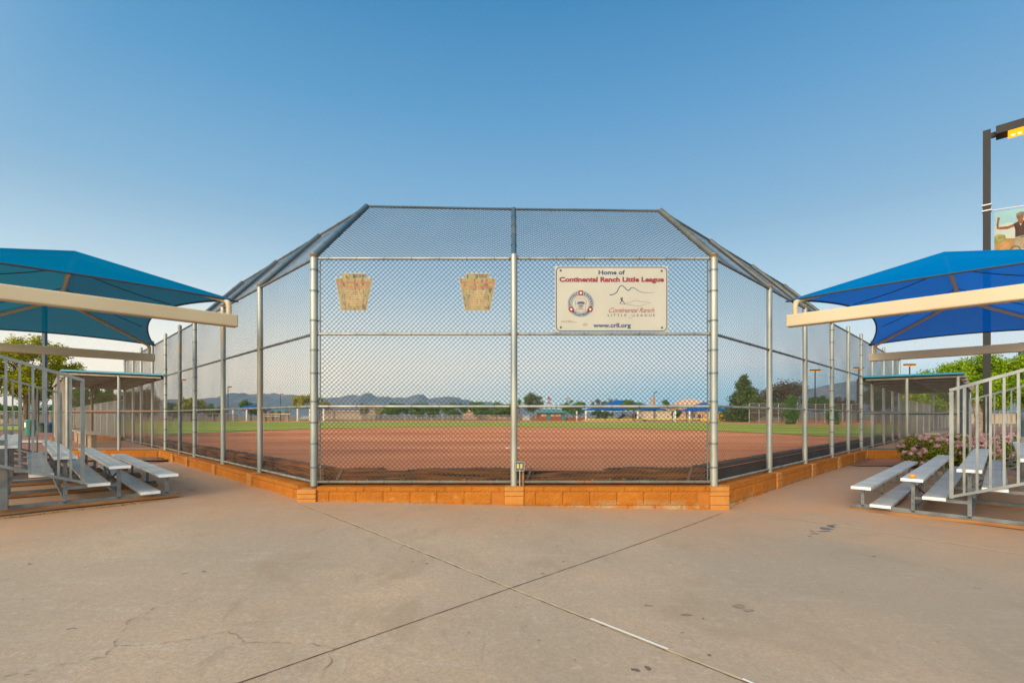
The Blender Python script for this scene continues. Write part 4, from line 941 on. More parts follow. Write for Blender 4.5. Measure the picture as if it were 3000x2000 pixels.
    for k in range(4): p = q0 + al * (.3 + k * 1.95); MB().beam(V3((p.x, p.y, .33)), V3((p.x, p.y, .79)), .22, .12, up=(1, 0, 0)).build('leg', M['stucco_pale'], bn)
dugout('L'); dugout('R')
# little red earth beds at the dugout walls
sheet('earth_bed_left', frange(-13.5, -9.6, 10), frange(13.9, 15.1, 5), Hn, M['gravel'], .02, inside=lambda x, y: -x > y - LF + .22)
sheet('earth_bed_right', frange(9.2, 13.5, 12), frange(13.0, 15.2, 6), Hn, pm('red_earth', (.30, .12, .06), (.22, .09, .05), 5, .95, 0, .6, 20), .02, inside=lambda x, y: x > y - RF + .22)

# ------------------------------------------------------------------ bleachers
def bleacher(side):
    if side == 'L': O = V3((-5.32, 7.6, .14)); u = V3((-.7071, -.7071, 0)); v = V3((-.7071, .7071, 0))
    else: O = V3((5.20, 7.31, -.01)); u = V3((.7071, -.7071, 0)); v = V3((.7071, .7071, 0))
    t = thing('bleacher', 'five row aluminium bleacher under the %s canopy' % ('left turquoise' if side == 'L' else 'right blue') + (' with an orange on its second row' if side == 'R' else ', its near end by the left edge'), 'bleacher', tuple(O))
    W_ = lambda a, b, z: O + u * a + v * b + V3((0, 0, z))
    Lb = 5.6
    def plank(name, a, z, w):
        mb = MB(); b0, b1 = -.10, Lb
        # extruded plank with three shallow grooves and end cap
        prof = []; n = 9
        xs = [-.5, -.47, -.2, -.19, -.01, 0.0, .18, .19, .47, .5]; zs = [-.003, 0, 0, -.003, -.003, 0, 0, -.003, 0, -.003]
        top = [(a + x * w, z + q) for x, q in zip(xs, zs)]; bot = [(a + .5 * w, z - .038), (a + .47 * w, z - .038), (a + .45 * w, z - .01), (a - .45 * w, z - .01), (a - .47 * w, z - .038), (a - .5 * w, z - .038)]
        pr = top + bot; m = len(pr); vs = [W_(x, b0, q) for x, q in pr] + [W_(x, b1, q) for x, q in pr]
        mb.add(vs, [(i, (i + 1) % m, m + (i + 1) % m, m + i) for i in range(m)])
        mb.mi = 1
        for bb in (b0 - .004, b1 + .004): mb.beam(W_(a - w / 2, bb, z - .019), W_(a + w / 2, bb, z - .019), .008, .042)
        mb.mi = 0
        return mb.build(name, [M['alu'], M['alu_end']], t)
    for r in range(5): plank('seat', .03 + .585 * r, .365 + .172 * r, .245)
    for r in range(4): plank('foot_plank', .26 + .59 * r, .125 + .182 * r, .245)
    for k, b in enumerate((.06, 1.75, 3.5, 5.3)):
        mb = MB(); mb.beam(W_(-.10, b, .06), W_(2.75, b, .06), .045, .05)
        for r in range(5):
            zt = .365 + .172 * r - .04; a = .03 + .585 * r; ww = .042 if r < 3 else .075
            mb.beam(W_(a, b, .05), W_(a, b, zt), ww, .045, up=tuple(v)); mb.beam(W_(a - .11, b, zt - .012), W_(a + .11, b, zt - .012), .045, .022)
            if r < 4: zf = .125 + .182 * r - .05; mb.beam(W_(a, b, zf), W_(a + .585, b, zf), .042, .042)
            mb.mi = 1
            for q in range(3): c = W_(a, b - .024, .08 + q * .09); mb.tube(c, c - v * .003, .006, 6)
            mb.mi = 0
        if k: mb.beam(W_(.6, b, .10), W_(2.3, b, .75), .035, .035)
        mb.build('frame', [M['steel_frame'], M['black']], t)
        MB().beam(W_(-.12, b + .0, .015), W_(2.80, b, .015), .14, .042).build('skid_board', M['wood'], t)
    for (r, b0, b1) in ((1, .1, 1.7), (2, 1.8, 3.4), (3, .1, 1.7)):
        a = .03 + .585 * r; mb = MB(); mb.beam(W_(a, b0, .12), W_(a, b1, .35 + .172 * r - .08), .03, .006); mb.beam(W_(a, b1, .12), W_(a, b0, .35 + .172 * r - .08), .03, .006); mb.build('cross_brace', M['steel_frame'], t)
    for r in (1, 2): a = .03 + .585 * r; MB().beam(W_(a, 0, .10), W_(a, 5.4, .10), .04, .04).build('stringer', M['steel_frame'], t)
    # guard rails at both ends
    for b in (-.14, 5.45):
        mb = MB(); a0, a1 = 1.03, 2.75; zt = lambda a: 1.755 + .335 * (a - 1.047); zb_ = lambda a: .345 + .36 * (a - 1.047)
        mb.beam(W_(a0 - .02, b, zt(a0)), W_(a1, b, zt(a1)), .04, .04); mb.beam(W_(a0 - .01, b, zb_(a0)), W_(a1, b, zb_(a1)), .036, .036)
        mb.beam(W_(a0, b, zb_(a0) - .02), W_(a0, b, zt(a0) - .02), .042, .042, up=tuple(v))
        k = 1
        while a0 + k * .123 < a1: a = a0 + k * .123; mb.beam(W_(a, b, zb_(a)), W_(a, b, zt(a)), .026, .026, up=tuple(v)); k += 1
        mb.build('guard_rail', M['picket'], t)
    # back legs of the guard
    for b in (0.0, 5.3): MB().beam(W_(1.79, b - .06, .05), W_(1.79, b - .06, .95), .07, .05, up=tuple(v)).build('leg', M['steel_frame'], t)
    return W_
bleacher('L'); WR = bleacher('R')
c = WR(.03 + .585 + .0, -.03, .365 + .172 + .031)
mb = MB(); mb.lathe(c, [(.006, -.031), (.022, -.028), (.034, -.015), (.038, 0), (.034, .016), (.022, .027), (.006, .029)], 18); tag(mb.build('orange', M['orange_fruit'], smooth=True), 'small orange fruit left on the second seat of the right bleacher', 'orange')

# ------------------------------------------------------------------ shade canopies
def canopy(side):
    s = -1 if side == 'L' else 1; p_ = 1.80 if side == 'L' else 1.74; m_ = 1.42; Lw = 2 * p_
    C1 = V3((s * 4.56, 7.91, 3.28)); u = V3((s * .7071, -.7071, 0)); v = V3((s * .7071, .7071, 0)); C2 = C1 + v * 7.06
    C3 = C1 + u * Lw; C4 = C2 + u * Lw; zA = .70; A1 = C1 + u * p_ + v * m_ + V3((0, 0, zA)); A2 = C2 + u * p_ - v * m_ + V3((0, 0, zA))
    t = thing('shade_canopy', ('turquoise' if side == 'L' else 'deep blue') + ' fabric shade canopy on cream cantilever beams over the %s bleacher' % ('left' if side == 'L' else 'right'), 'canopy', tuple(C1 + u * 4.3 - V3((0, 0, 3.2))))
    mb = MB()
    E1, E2, E3, E4 = C1 - u * .11, C2 - u * .11, C3 + u * .11, C4 + u * .11
    def patch(Ca, Cb, Ta, Tb, inn, dip, n=24):
        def f(q, w):
            base = Ca.lerp(Cb, q) + inn * dip * math.sin(math.pi * q) ** .8; top = Ta.lerp(Tb, q); pnt = base.lerp(top, w)
            return tuple(pnt - V3((0, 0, .05 * math.sin(math.pi * w) * math.sin(math.pi * q))))
        mb.grid(f, n, 12)
    h1 = (A1 - (C1 + C3) / 2).normalized(); h2 = (A2 - (C2 + C4) / 2).normalized()
    patch(E1, E3, A1, A1, V3((0, 0, 1)) * .3 + v * .4, .18); patch(E2, E4, A2, A2, -v * .8 + V3((0, 0, .3)), .22)
    patch(E1, E2, A1, A2, u * .9 + V3((0, 0, .35)), .62); patch(E3, E4, A1, A2, -u * .9 + V3((0, 0, .35)), .62)
    fo = mb.build('fabric', M['fab_left'] if side == 'L' else M['fab_right'], t, smooth=False, fix=False); fo.data.polygons.foreach_set('use_smooth', [True] * len(fo.data.polygons))
    def hem(Ca, Cb, inn, dip): return [Ca.lerp(Cb, k / 24) + inn * dip * math.sin(math.pi * k / 24) ** .8 for k in range(25)]
    mb = MB()
    for h_ in (hem(E1, E3, V3((0, 0, 1)) * .3 + v * .4, .18), hem(E2, E4, -v * .8 + V3((0, 0, .3)), .22), hem(E1, E2, u * .9 + V3((0, 0, .35)), .62), hem(E3, E4, -u * .9 + V3((0, 0, .35)), .62)): mb.path([q - V3((0, 0, .01)) for q in h_], .016, 6)
    # sewn seams
    mid = (C1 + C2) / 2 + (u * .9 + V3((0, 0, .35))) * .62
    for q in (.28, .72):
        a = C1.lerp(C2, q) + (u * .9 + V3((0, 0, .35))) * .62 * math.sin(math.pi * q) ** .8; b = A1.lerp(A2, q); mb.path([a.lerp(b, k / 8) - V3((0, 0, .012 + .05 * math.sin(math.pi * k / 8) * math.sin(math.pi * q))) for k in range(9)], .007, 4)
        a = C3.lerp(C4, q) + (-u * .9 + V3((0, 0, .35))) * .62 * math.sin(math.pi * q) ** .8; mb.path([a.lerp(b, k / 8) - V3((0, 0, .012 + .05 * math.sin(math.pi * k / 8) * math.sin(math.pi * q))) for k in range(9)], .007, 4)
    mb.build('hem', M['hem'], t, fix=True)
    zt = 3.04
    for Ca, Cb, A in ((C1, C3, A1), (C2, C4, A2)):
        mb = MB(); e0 = Ca - u * .10; e1 = Ca + u * 4.45; e0.z = e1.z = zt - .10; mb.beam(e0, e1, .15, .20); o = mb.build('beam', M['beam'], t); bv = o.modifiers.new('bevel', 'BEVEL'); bv.width = .022; bv.segments = 3
        for Cc in (Ca, Cb):
            dd = (A - Cc); b0 = V3((Cc.x, Cc.y, zt)); b0 = b0 + (u if Cc is Ca else -u) * .02
            mb = MB(); mb.path([b0, b0 + V3((0, 0, .13)), b0 + V3((0, 0, .19)) + dd * .006, Cc + dd * .03 - V3((0, 0, .04)), Cc + dd * .08 - V3((0, 0, .045)), A - V3((0, 0, .055))], [.042, .042, .042, .040, .036, .036], 10); mb.build('rafter', M['beam'], t, smooth=True)
        q = Ca + u * 4.3; g = Hn(q.x, q.y); mb = MB(); mb.tube(V3((q.x, q.y, g)), V3((q.x, q.y, zt - .02)), .125, 16); mb.build('column', M['beam'], t, smooth=True)
    MB().tube(A1 - V3((0, 0, .055)), A2 - V3((0, 0, .055)), .036, 10).build('ridge_tube', M['beam'], t, smooth=True)
canopy('L'); canopy('R')

# ------------------------------------------------------------------ lamp posts
def lamp_near():
    t = thing('street_lamp', 'tall dark square lamp post with one lit amber head at the right edge', 'street lamp', (13.6, 14.0, Hn(13.6, 14)))
    mb = MB(); mb.beam((13.6, 14, Hn(13.6, 14) - .05), (13.6, 14, 9.55), .165, .165, up=(.7, .714, 0)); mb.build('pole', M['bronze'], t)
    MB().box((13.6, 14, Hn(13.6, 14) + .1), (.34, .34, .2)).build('base_cover', M['bronze'], t)
    a = V3((13.66, 13.94, 9.38)); d = V3((.7071, -.7071, 0)); MB().beam(a, a + d * .10, .09, .13).build('arm', M['bronze'], t)
    h0 = a + d * .10 + V3((0, 0, .03)); mb = MB(); mb.beam(h0, h0 + d * .74, .46, .22); hd = mb.build('lamp_head', M['bronze'], t)
    mb = MB(); c = h0 + d * .47 - V3((0, 0, .135)); mb.beam(c - d * .23, c + d * .23, .40, .07); mb.build('lens', M['lamp_glow'], hd)
    for q in (.34, .47, .60): c = h0 + d * q - V3((0, 0, .15)); MB().tube(c - d * .035, c + d * .035, .045, 10).build('bulb', M['bulb'], hd)
    mb = MB(); n_ = V3((-.7071, -.7071, 0)); 
    for z in (7.40, 7.24): mb.beam((13.6, 14, z), (13.6, 14, z + .03), .20, .20, up=(.7, .714, 0))
    mb.build('strap', M['white'], t)
    return t
lamp_near()
# banner hung on the lamp post
bt = thing('street_banner', 'printed fabric banner of a cyclist raising a fist beside the lamp post', 'banner', (13.75, 13.85, 6.3))
bd = V3((.80, -.60, 0)).normalized(); B0_ = V3((13.76, 13.86, 0)); bn_ = V3((-bd.y, bd.x, 0)) * -1
if bn_.y > 0: bn_ = -bn_
def TB(x, y, l=0):                               # x 0..1 (0.95 m), y 0..1 (1.55 m down)
    p = B0_ + bd * (-.06 + x * .95) + bn_ * (.004 + l * .003); return (p.x, p.y, 7.17 - y * 1.35)
mb = MB(); mb.tube(B0_ + V3((0, 0, 7.25)) - bd * .1, B0_ + bd * 1.1 + V3((0, 0, 7.19)), .012, 8); mb.tube(B0_ + V3((0, 0, 6.02)), B0_ + bd * 1.1 + V3((0, 0, 6.02)), .012, 8); mb.build('banner_arm', M['white'], bt)
mb = MB(); mb.prism([V3(TB(0, 0)), V3(TB(1, 0)), V3(TB(1, 1)), V3(TB(0, 1))], -bn_ * .003); mb.build('cloth', pm('banner_sky_print', (.22, .40, .42), (.28, .44, .43), 2, .8), bt)
def bshape(name, pts, mat, l): mb = MB(); poly2(mb, pts, TB, l); mb.build(name, mat, bt, fix=False)
bshape('printed_cloud', [(0, .30), (.3, .26), (.6, .32), (1, .28), (1, .62), (0, .62)], pm('banner_cloud_print', (.42, .45, .38), (.36, .40, .35), 2, .8), .3)
bshape('printed_ground', [(0, .60), (.25, .58), (.6, .62), (1, .56), (1, 1), (0, 1)], pm('banner_sand_print', (.42, .23, .08), (.28, .15, .045), 5, .8), .6)
bshape('printed_bush', [(0, .50), (.1, .47), (.22, .5), (.26, .60), (.1, .66), (0, .64)], pm('banner_bush_print', (.28, .26, .06), (.14, .15, .04), 14, .8), .9)
bshape('printed_bush', [(.62, .40), (.75, .33), (.9, .36), (1, .42), (1, .62), (.7, .64)], pm('banner_bush_print_two', (.34, .32, .06), (.16, .18, .04), 14, .8), .9)
skin = pm('banner_skin_print', (.24, .085, .03), (.16, .055, .02), 6, .8); mb = MB()
stroke(mb, [(.42, .33), (.28, .36), (.10, .345)], .055, TB, 1.5); stroke(mb, [(.075, .355), (.07, .26), (.085, .17)], .045, TB, 1.5); ring2(mb, .09, .145, 0, .032, TB, 1.6, 12); stroke(mb, [(.72, .30), (.85, .36), (.98, .43)], .06, TB, 1.5); ring2(mb, .545, .175, 0, .075, TB, 1.6, 20); poly2(mb, [(.50, .24), (.60, .24), (.64, .32), (.47, .32)], TB, 1.5); mb.build('printed_person', skin, bt, fix=False)
bshape('printed_shirt', [(.40, .30), (.50, .27), (.55, .36), (.62, .27), (.74, .29), (.70, .42), (.70, .56), (.44, .58), (.44, .42)], pm('banner_shirt_print', (.055, .022, .015), (.035, .015, .01), 8, .8), 1.8)
bshape('printed_helmet', [(.455, .16), (.47, .10), (.55, .075), (.64, .09), (.66, .14), (.62, .145)], pm('banner_helmet_print', (.20, .19, .14), (.10, .10, .08), 8, .8), 1.9)
bshape('printed_shorts', [(.44, .57), (.68, .56), (.58, .72), (.60, 1), (.38, 1), (.42, .74)], pm('banner_shorts_print', (.30, .25, .16), (.22, .18, .11), 8, .8), 1.7)
mb = MB()
stroke(mb, [(.56, .60), (.70, .58), (.86, .66)], .018, TB, 2.1); stroke(mb, [(.70, .60), (.62, .78), (.80, .76), (.86, .64)], .014, TB, 2.1); ring2(mb, .84, .86, .13, .15, TB, 2.0, 28); ring2(mb, .44, .88, .10, .12, TB, 2.0, 28); mb.build('printed_bicycle', M['black'], bt, fix=False)

def lamp_far(name, label, px, ytop, Y, heads=2, lit=True, group=None, r=.09, mat='bronze'):
    x = X(px, Y); zt = Z(ytop, Y); g = Hn(x, Y); t = thing(name, label, 'street lamp', (x, Y, g), group)
    MB().tube((x, Y, g - .1), (x, Y, zt), r, 8).build('pole', M[mat], t, smooth=True)
    for k in range(heads):
        s = -1 if k else 1; mb = MB(); mb.box((x + s * .45 * (1 if heads > 1 else 1), Y, zt), (.7, .5, .22)); h = mb.build('lamp_head', M[mat], t)
        if lit: mb = MB(); mb.box((x + s * .45, Y - .02, zt - .20), (.6, .46, .18)); mb.build('lens', M['lamp_glow_far'], h)
lamp_far('street_lamp', 'distant double lamp, lit amber, rising over the far right trees', 2388, 1084, 84)
lamp_far('street_lamp', 'distant lit lamp just left of the right dugout roof', 2516, 1077, 88, 2)
lamp_far('street_lamp', 'distant double lamp, lit amber, above the right dugout roof', 2665, 1068, 76, 2)
lamp_far('street_lamp', 'unlit thin lamp post before the far right mountain', 2512, 1112, 80, 1, False)
lamp_far('street_lamp', 'small lit lamp seen through the left wing above the dugout corner', 533, 1112, 110, 1)
lamp_far('street_lamp', 'small lit lamp before the left mountains between two wing posts', 668, 1133, 125, 1)
lamp_far('street_lamp', 'small lamp with a faint glow before the left mountains near the corner post', 822, 1154, 150, 1)
lamp_far('street_lamp', 'thin dark lamp post behind the large blue play canopy', 1916, 1149, 130, 1, False)
lamp_far('street_lamp', 'short dark lamp arm above the round trees near the flagpole', 1661, 1166, 150, 1, True)
lamp_far('street_lamp', 'tiny lamp post before the mountains left of the mesh centre', 1037, 1175, 200, 1, False)
def lamp_plain(name, label, px, Y, top, r, mat, head=True):
    x = X(px, Y); g = Hn(x, Y); t = thing(name, label, 'lamp post', (x, Y, g)); MB().beam((x, Y, g - .1), (x, Y, top), r * 2, r * 2, up=(0, 1, 0)).build('pole', M[mat], t)
    MB().box((x + .5, Y, top - .1), (.8, .45, .22)).build('lamp_head', M['bronze'], t)
lamp_plain('lamp_post', 'blue grey lamp post seen through the left turquoise canopy', 131, 30, 8.6, .09, 'greypole')
lamp_plain('lamp_post', 'grey lamp post behind the bright green trees at the right edge', 2992, 28, 5.6, .09, 'greypole')

# ------------------------------------------------------------------ vegetation
def leaves(n, blobs, size, seed, flat=.5, tri=False):
    rnd = np.random.RandomState(seed); w = np.array([b[3] ** 2 for b in blobs]); w = w / w.sum(); k = rnd.choice(len(blobs), n, p=w); B = np.array(blobs)[k]
    d = rnd.randn(n, 3); d /= np.linalg.norm(d, axis=1)[:, None]; rad = B[:, 3] * (rnd.rand(n) ** .38) * (1 + .18 * rnd.randn(n)); c = B[:, :3] + d * rad[:, None] * np.array([1, 1, .8])
    nr = d + rnd.randn(n, 3) * flat; nr /= np.linalg.norm(nr, axis=1)[:, None]; a = np.cross(nr, rnd.randn(n, 3)); a /= np.linalg.norm(a, axis=1)[:, None]; b = np.cross(nr, a); s = size * rnd.uniform(.6, 1.4, n)[:, None]
    V = np.stack([c - a * s, c - b * s * .5, c + a * s, c + b * s * .5], 1).reshape(-1, 3); Q = np.arange(n * 4).reshape(-1, 4); return V, Q
def crown_blobs(c, rx, ry, rz, nb, br, seed, low=.0):
    rnd = random.Random(seed); out_ = []
    for _ in range(nb):
        while True:
            x, y, z = [rnd.uniform(-1, 1) for _ in range(3)]
            q = x * x + y * y + z * z
            if .15 < q < 1: break
        out_.append((c[0] + x * rx, c[1] + y * ry, c[2] + z * rz, br * rnd.uniform(.6, 1.25)))
    return out_
def tree(name, label, cat, x, Y, g, ztop, zlow, w, leaf, bark, n, size, seed, group=None, trunks=((0, 0),), tr=.14, nb=26, depth=None, shape='round', br=None):
    t = thing(name, label, cat, (x, Y, g), group); cz = (ztop + zlow) / 2 - g; rz = (ztop - zlow) / 2; rx = w / 2; ry = (depth or w) / 2; br = br or min(rx, rz) * .42
    k = .82
    if shape == 'round': bl = crown_blobs((0, 0, cz), rx * k, ry * k, rz * k, nb, br, seed)
    elif shape == 'cone':
        rnd = random.Random(seed); bl = []
        for i in range(nb): q = (i + .5) / nb; rr2 = rx * (1 - q) ** .75 * .9; a_ = rnd.uniform(0, 6.28); rr3 = rr2 * rnd.uniform(.3, 1); bl.append((rr3 * math.cos(a_), rr3 * math.sin(a_), (zlow - g) + (ztop - zlow) * q, br * (1.15 - q * .75)))
    elif shape == 'column':
        rnd = random.Random(seed); bl = [(rnd.uniform(-.3, .3) * rx, rnd.uniform(-.3, .3) * rx, (zlow - g) + (ztop - zlow) * (i + .5) / nb, rx * (.55 + .45 * math.sin(math.pi * min(1, (i + 1) / nb * .9 + .1)))) for i in range(nb)]
    V, Q = leaves(n, bl, size, seed); raw_mesh('crown', V, Q, leaf, t)
    rnd = random.Random(seed + 5); mb = MB()
    for dx, dy in trunks:
        h = cz; mb.path([(dx, dy, -.1), (dx * 1.05 + .02, dy, h * .35), (dx * 1.3 + rnd.uniform(-.1, .1), dy, h * .7), (dx * 1.5, dy, h)], [tr * 1.25, tr, tr * .8, tr * .45], 8)
        for _ in range(6):
            b = rnd.choice(bl); z0 = h * rnd.uniform(.45, .8); s0 = V3((dx * 1.2, dy, z0)); e = V3(b[:3]); mb.path([s0, s0.lerp(e, .5) + V3((0, 0, .1 * h)), e], [tr * .45, tr * .3, tr * .1], 5)
    mb.build('trunk', bark, t, local=True, smooth=True)
    return t
def ptree(name, label, cat, pxc, Y, ytop, ylow, wpx, leaf, **kw):
    x = X(pxc, Y); g = Hn(x, Y); return tree(name, label, cat, x, Y, g, Z(ytop, Y), Z(ylow, Y), wpx / F * Y, leaf, kw.pop('bark', M['bark']), kw.pop('n', 1800), kw.pop('size', .28), kw.pop('seed', 1), **kw)
ptree('shade_tree', 'large olive green tree with two trunks beyond the left bleacher', 'tree', 68, 33, 962, 1196, 300, M['leaf_olive'], n=26000, size=.085, seed=3, trunks=((.2, 0), (.62, .2)), tr=.16, nb=70, br=.62)
ptree('shade_tree', 'bright green tree with pale mottled trunk behind the right lamp post', 'tree', 2930, 24, 1030, 1214, 250, M['leaf_bright'], n=34000, size=.062, seed=5, bark=M['bark_pale'], trunks=((-.95, 0),), tr=.2, nb=60, br=.5)
ptree('shade_tree', 'bright green tree directly behind the right dugout roof', 'tree', 2790, 31, 1040, 1214, 190, M['leaf_bright'], n=24000, size=.075, seed=6, bark=M['bark_pale'], trunks=((.2, 0),), tr=.2, nb=46, br=.5)
ptree('shade_tree', 'yellowish olive tree seen through the right dugout', 'tree', 2712, 38, 1140, 1212, 130, M['leaf_olive'], n=9000, size=.09, seed=8, tr=.15, nb=26, br=.55)
ptree('shade_tree', 'dark dense tree behind the left dugout', 'tree', 268, 60, 1128, 1212, 190, M['leaf_dark'], n=14000, size=.14, seed=9, tr=.2, nb=34)
ptree('shade_tree', 'brownish open tree behind the left dugout corner', 'tree', 410, 52, 1128, 1225, 130, M['leaf_brown'], n=6000, size=.12, seed=10, tr=.15, nb=26)
ptree('shade_tree', 'dull green tree filling the fence left of the wing posts', 'tree', 560, 80, 1166, 1222, 90, M['leaf_olive'], n=4500, size=.16, seed=11, nb=24)
ptree('shade_tree', 'low green tree between the dugout corner and the wing', 'tree', 505, 95, 1180, 1224, 60, M['leaf_dark'], n=2500, size=.2, seed=12)
ptree('shade_tree', 'long green tree below the left mountains', 'tree', 628, 90, 1184, 1220, 75, M['leaf_mid'], n=3500, size=.18, seed=13)
ptree('shade_tree', 'lively green tree behind the small blue play canopy', 'tree', 735, 112, 1173, 1215, 90, M['leaf_mid'], n=4500, size=.2, seed=14)
ptree('shade_tree', 'wide brown olive tree behind the left corner post', 'tree', 908, 120, 1152, 1212, 118, M['leaf_olive'], n=5500, size=.2, seed=15)
ptree('shade_tree', 'dark round tree before the mountains near the mesh edge', 'tree', 1068, 140, 1175, 1216, 34, M['leaf_dark'], n=1800, size=.24, seed=16)
ptree('shade_tree', 'yellow green bush tree left of the dark tree row', 'tree', 1112, 150, 1194, 1216, 40, M['leaf_olive'], n=1500, size=.24, seed=17)
row = [(1155, 1180, 70), (1222, 1184, 50), (1258, 1180, 66), (1330, 1180, 62), (1400, 1176, 60), (1455, 1178, 58), (1490, 1184, 44)]
for k, (px, yt, w) in enumerate(row):
    ptree('round_tree', '%s of the round green trees in the row beyond the outfield, counted from the left' % ordw[k], 'tree', px, 150, yt - 2, 1221, w * 1.25, M['leaf_mid'], n=4200, size=.27, seed=30 + k, group='round trees beyond the outfield', tr=.12)
ptree('pine_tree', 'tall dark green pine right of the centre post', 'tree', 1563, 130, 1149, 1214, 58, M['leaf_pine'], n=4500, size=.2, seed=40, nb=30)
ptree('shade_tree', 'green rounded tree behind the restroom building', 'tree', 1680, 150, 1171, 1214, 96, M['leaf_mid'], n=4500, size=.24, seed=41)
ptree('shade_tree', 'bare brown twiggy tree left of the large blue play canopy', 'tree', 1752, 160, 1168, 1200, 52, M['leaf_brown'], n=700, size=.22, seed=42)
ptree('shade_tree', 'bare brown twiggy tree behind the peak of the large blue play canopy', 'tree', 1795, 165, 1164, 1196, 46, M['leaf_brown'], n=600, size=.22, seed=43)
ptree('shade_tree', 'young green tree in front of the large blue play canopy', 'tree', 1858, 92, 1166, 1212, 80, M['leaf_mid'], n=1500, size=.17, seed=44, nb=18)
ptree('shade_tree', 'dark bushy tree under the left half of the play canopy', 'tree', 1765, 124, 1201, 1228, 80, M['leaf_dark'], n=3000, size=.2, seed=45)
ptree('shade_tree', 'small round dark tree before the tan house', 'tree', 1982, 135, 1198, 1222, 34, M['leaf_dark'], n=1500, size=.2, seed=46)
ptree('shade_tree', 'hazy distant tree between the two houses', 'tree', 1950, 200, 1170, 1200, 26, M['leaf_dark'], n=900, size=.3, seed=47)
ptree('shade_tree', 'wide low green tree between the two houses', 'tree', 1958, 180, 1182, 1204, 60, M['leaf_olive'], n=1500, size=.3, seed=48)
ptree('pine_tree', 'big dark pine beyond the right corner post', 'tree', 2182, 72, 1103, 1226, 125, M['leaf_pine'], n=14000, size=.15, seed=50, nb=50, shape='cone', br=1.25)
ptree('shade_tree', 'large grey brown tree between two right wing posts', 'tree', 2292, 85, 1112, 1222, 130, M['leaf_brown'], n=9000, size=.17, seed=51, nb=36)
ptree('shade_tree', 'green lower half tree beside the big pine', 'tree', 2262, 84, 1160, 1222, 90, M['leaf_pine'], n=5000, size=.17, seed=52)
ptree('cypress', 'slim green cypress standing before the far tall fence', 'cypress', 2317, 52, 1162, 1240, 36, M['leaf_mid'], n=7000, size=.08, seed=53, shape='column', nb=14, tr=.08)
ptree('cypress', 'shorter slim cypress right of the other one', 'cypress', 2440, 50, 1186, 1243, 30, M['leaf_mid'], n=5000, size=.08, seed=54, shape='column', nb=12, tr=.08)
ptree('shade_tree', 'dark tree below the right mountain', 'tree', 2400, 95, 1152, 1212, 70, M['leaf_dark'], n=4500, size=.2, seed=55)
ptree('shade_tree', 'dull tree left of the right dugout', 'tree', 2475, 95, 1160, 1214, 70, M['leaf_brown'], n=3500, size=.2, seed=56)
ptree('shade_tree', 'tall dark tree seen through the right dugout mesh', 'tree', 2575, 62, 1092, 1214, 95, M['leaf_pine'], n=9000, size=.14, seed=57, nb=36)
ptree('shade_tree', 'green hedge tree at the left edge behind the parking', 'tree', 20, 62, 1180, 1228, 130, M['leaf_mid'], n=6000, size=.13, seed=58)
ptree('shade_tree', 'low dark tree right of the left trunks', 'tree', 150, 70, 1190, 1228, 90, M['leaf_dark'], n=4000, size=.15, seed=59)
# palm
px_, Yp = 1521, 140; x = X(px_, Yp); g = Hn(x, Yp); t = thing('palm_tree', 'small palm tree just right of the centre post', 'palm tree', (x, Yp, g)); zt = Z(1172, Yp)
MB().tube((x, Yp, g - .1), (x, Yp, zt), .22, 8, .16).build('trunk', M['bark'], t, smooth=True)
rnd = np.random.RandomState(3); V = []; Q = []
for k in range(46):
    a = rnd.rand() * 6.28; e = rnd.uniform(-.9, 1.2); L_ = rnd.uniform(1.0, 1.7); pts = []
    for q in range(5): s = q / 4; pts.append((math.cos(a) * L_ * s, math.sin(a) * L_ * s, e * s * L_ * .8 - .9 * s * s * L_))
    for q in range(4):
        b = len(V); w = .10 * (1 - q / 5)
        for pp in (pts[q], pts[q + 1]): V.append((pp[0] - w * math.sin(a), pp[1] + w * math.cos(a), pp[2] + zt - g)); V.append((pp[0] + w * math.sin(a), pp[1] - w * math.cos(a), pp[2] + zt - g))
        Q.append((b, b + 1, b + 3, b + 2))
raw_mesh('crown', np.array(V), np.array(Q), M['leaf_mid'], t)
# flowering shrubs
def shrub(px, Y, ytop, wpx, seed, label):
    x = X(px, Y); g = Hn(x, Y); h = Z(ytop, Y) - g; w = wpx / F * Y; t = thing('flowering_shrub', label, 'shrub', (x, Y, g), 'pink flowering shrubs behind the right bleacher'); bl = crown_blobs((0, 0, h * .50), w * .50, w * .42, h * .44, 44, min(w, h) * .23, seed)
    V, Q = leaves(20000, bl, .026, seed); raw_mesh('foliage', V, Q, M['leaf_shrub'], t)
    rnd = random.Random(seed); fb = []
    for b in bl:
        for _ in range(5):
            d = V3((rnd.gauss(0, 1), rnd.gauss(0, 1), abs(rnd.gauss(0, 1)) * .9)).normalized(); fb.append((b[0] + d.x * b[3] * 1.1, b[1] + d.y * b[3] * 1.1, b[2] + d.z * b[3] * .95, .06))
    V, Q = leaves(22000, fb, .017, seed + 1); raw_mesh('blossoms', V, Q, M['petal'], t)
shrub(2720, 12.6, 1276, 120, 1, 'pink flowering shrub at the left end of the row, beside the low dugout wall')
shrub(2800, 12.9, 1278, 120, 2, 'pink flowering shrub second from the left behind the guard rail')
shrub(2880, 12.6, 1279, 120, 3, 'pink flowering shrub third from the left, before the lamp post')
shrub(2955, 12.4, 1280, 110, 4, 'pink flowering shrub at the right end of the row')

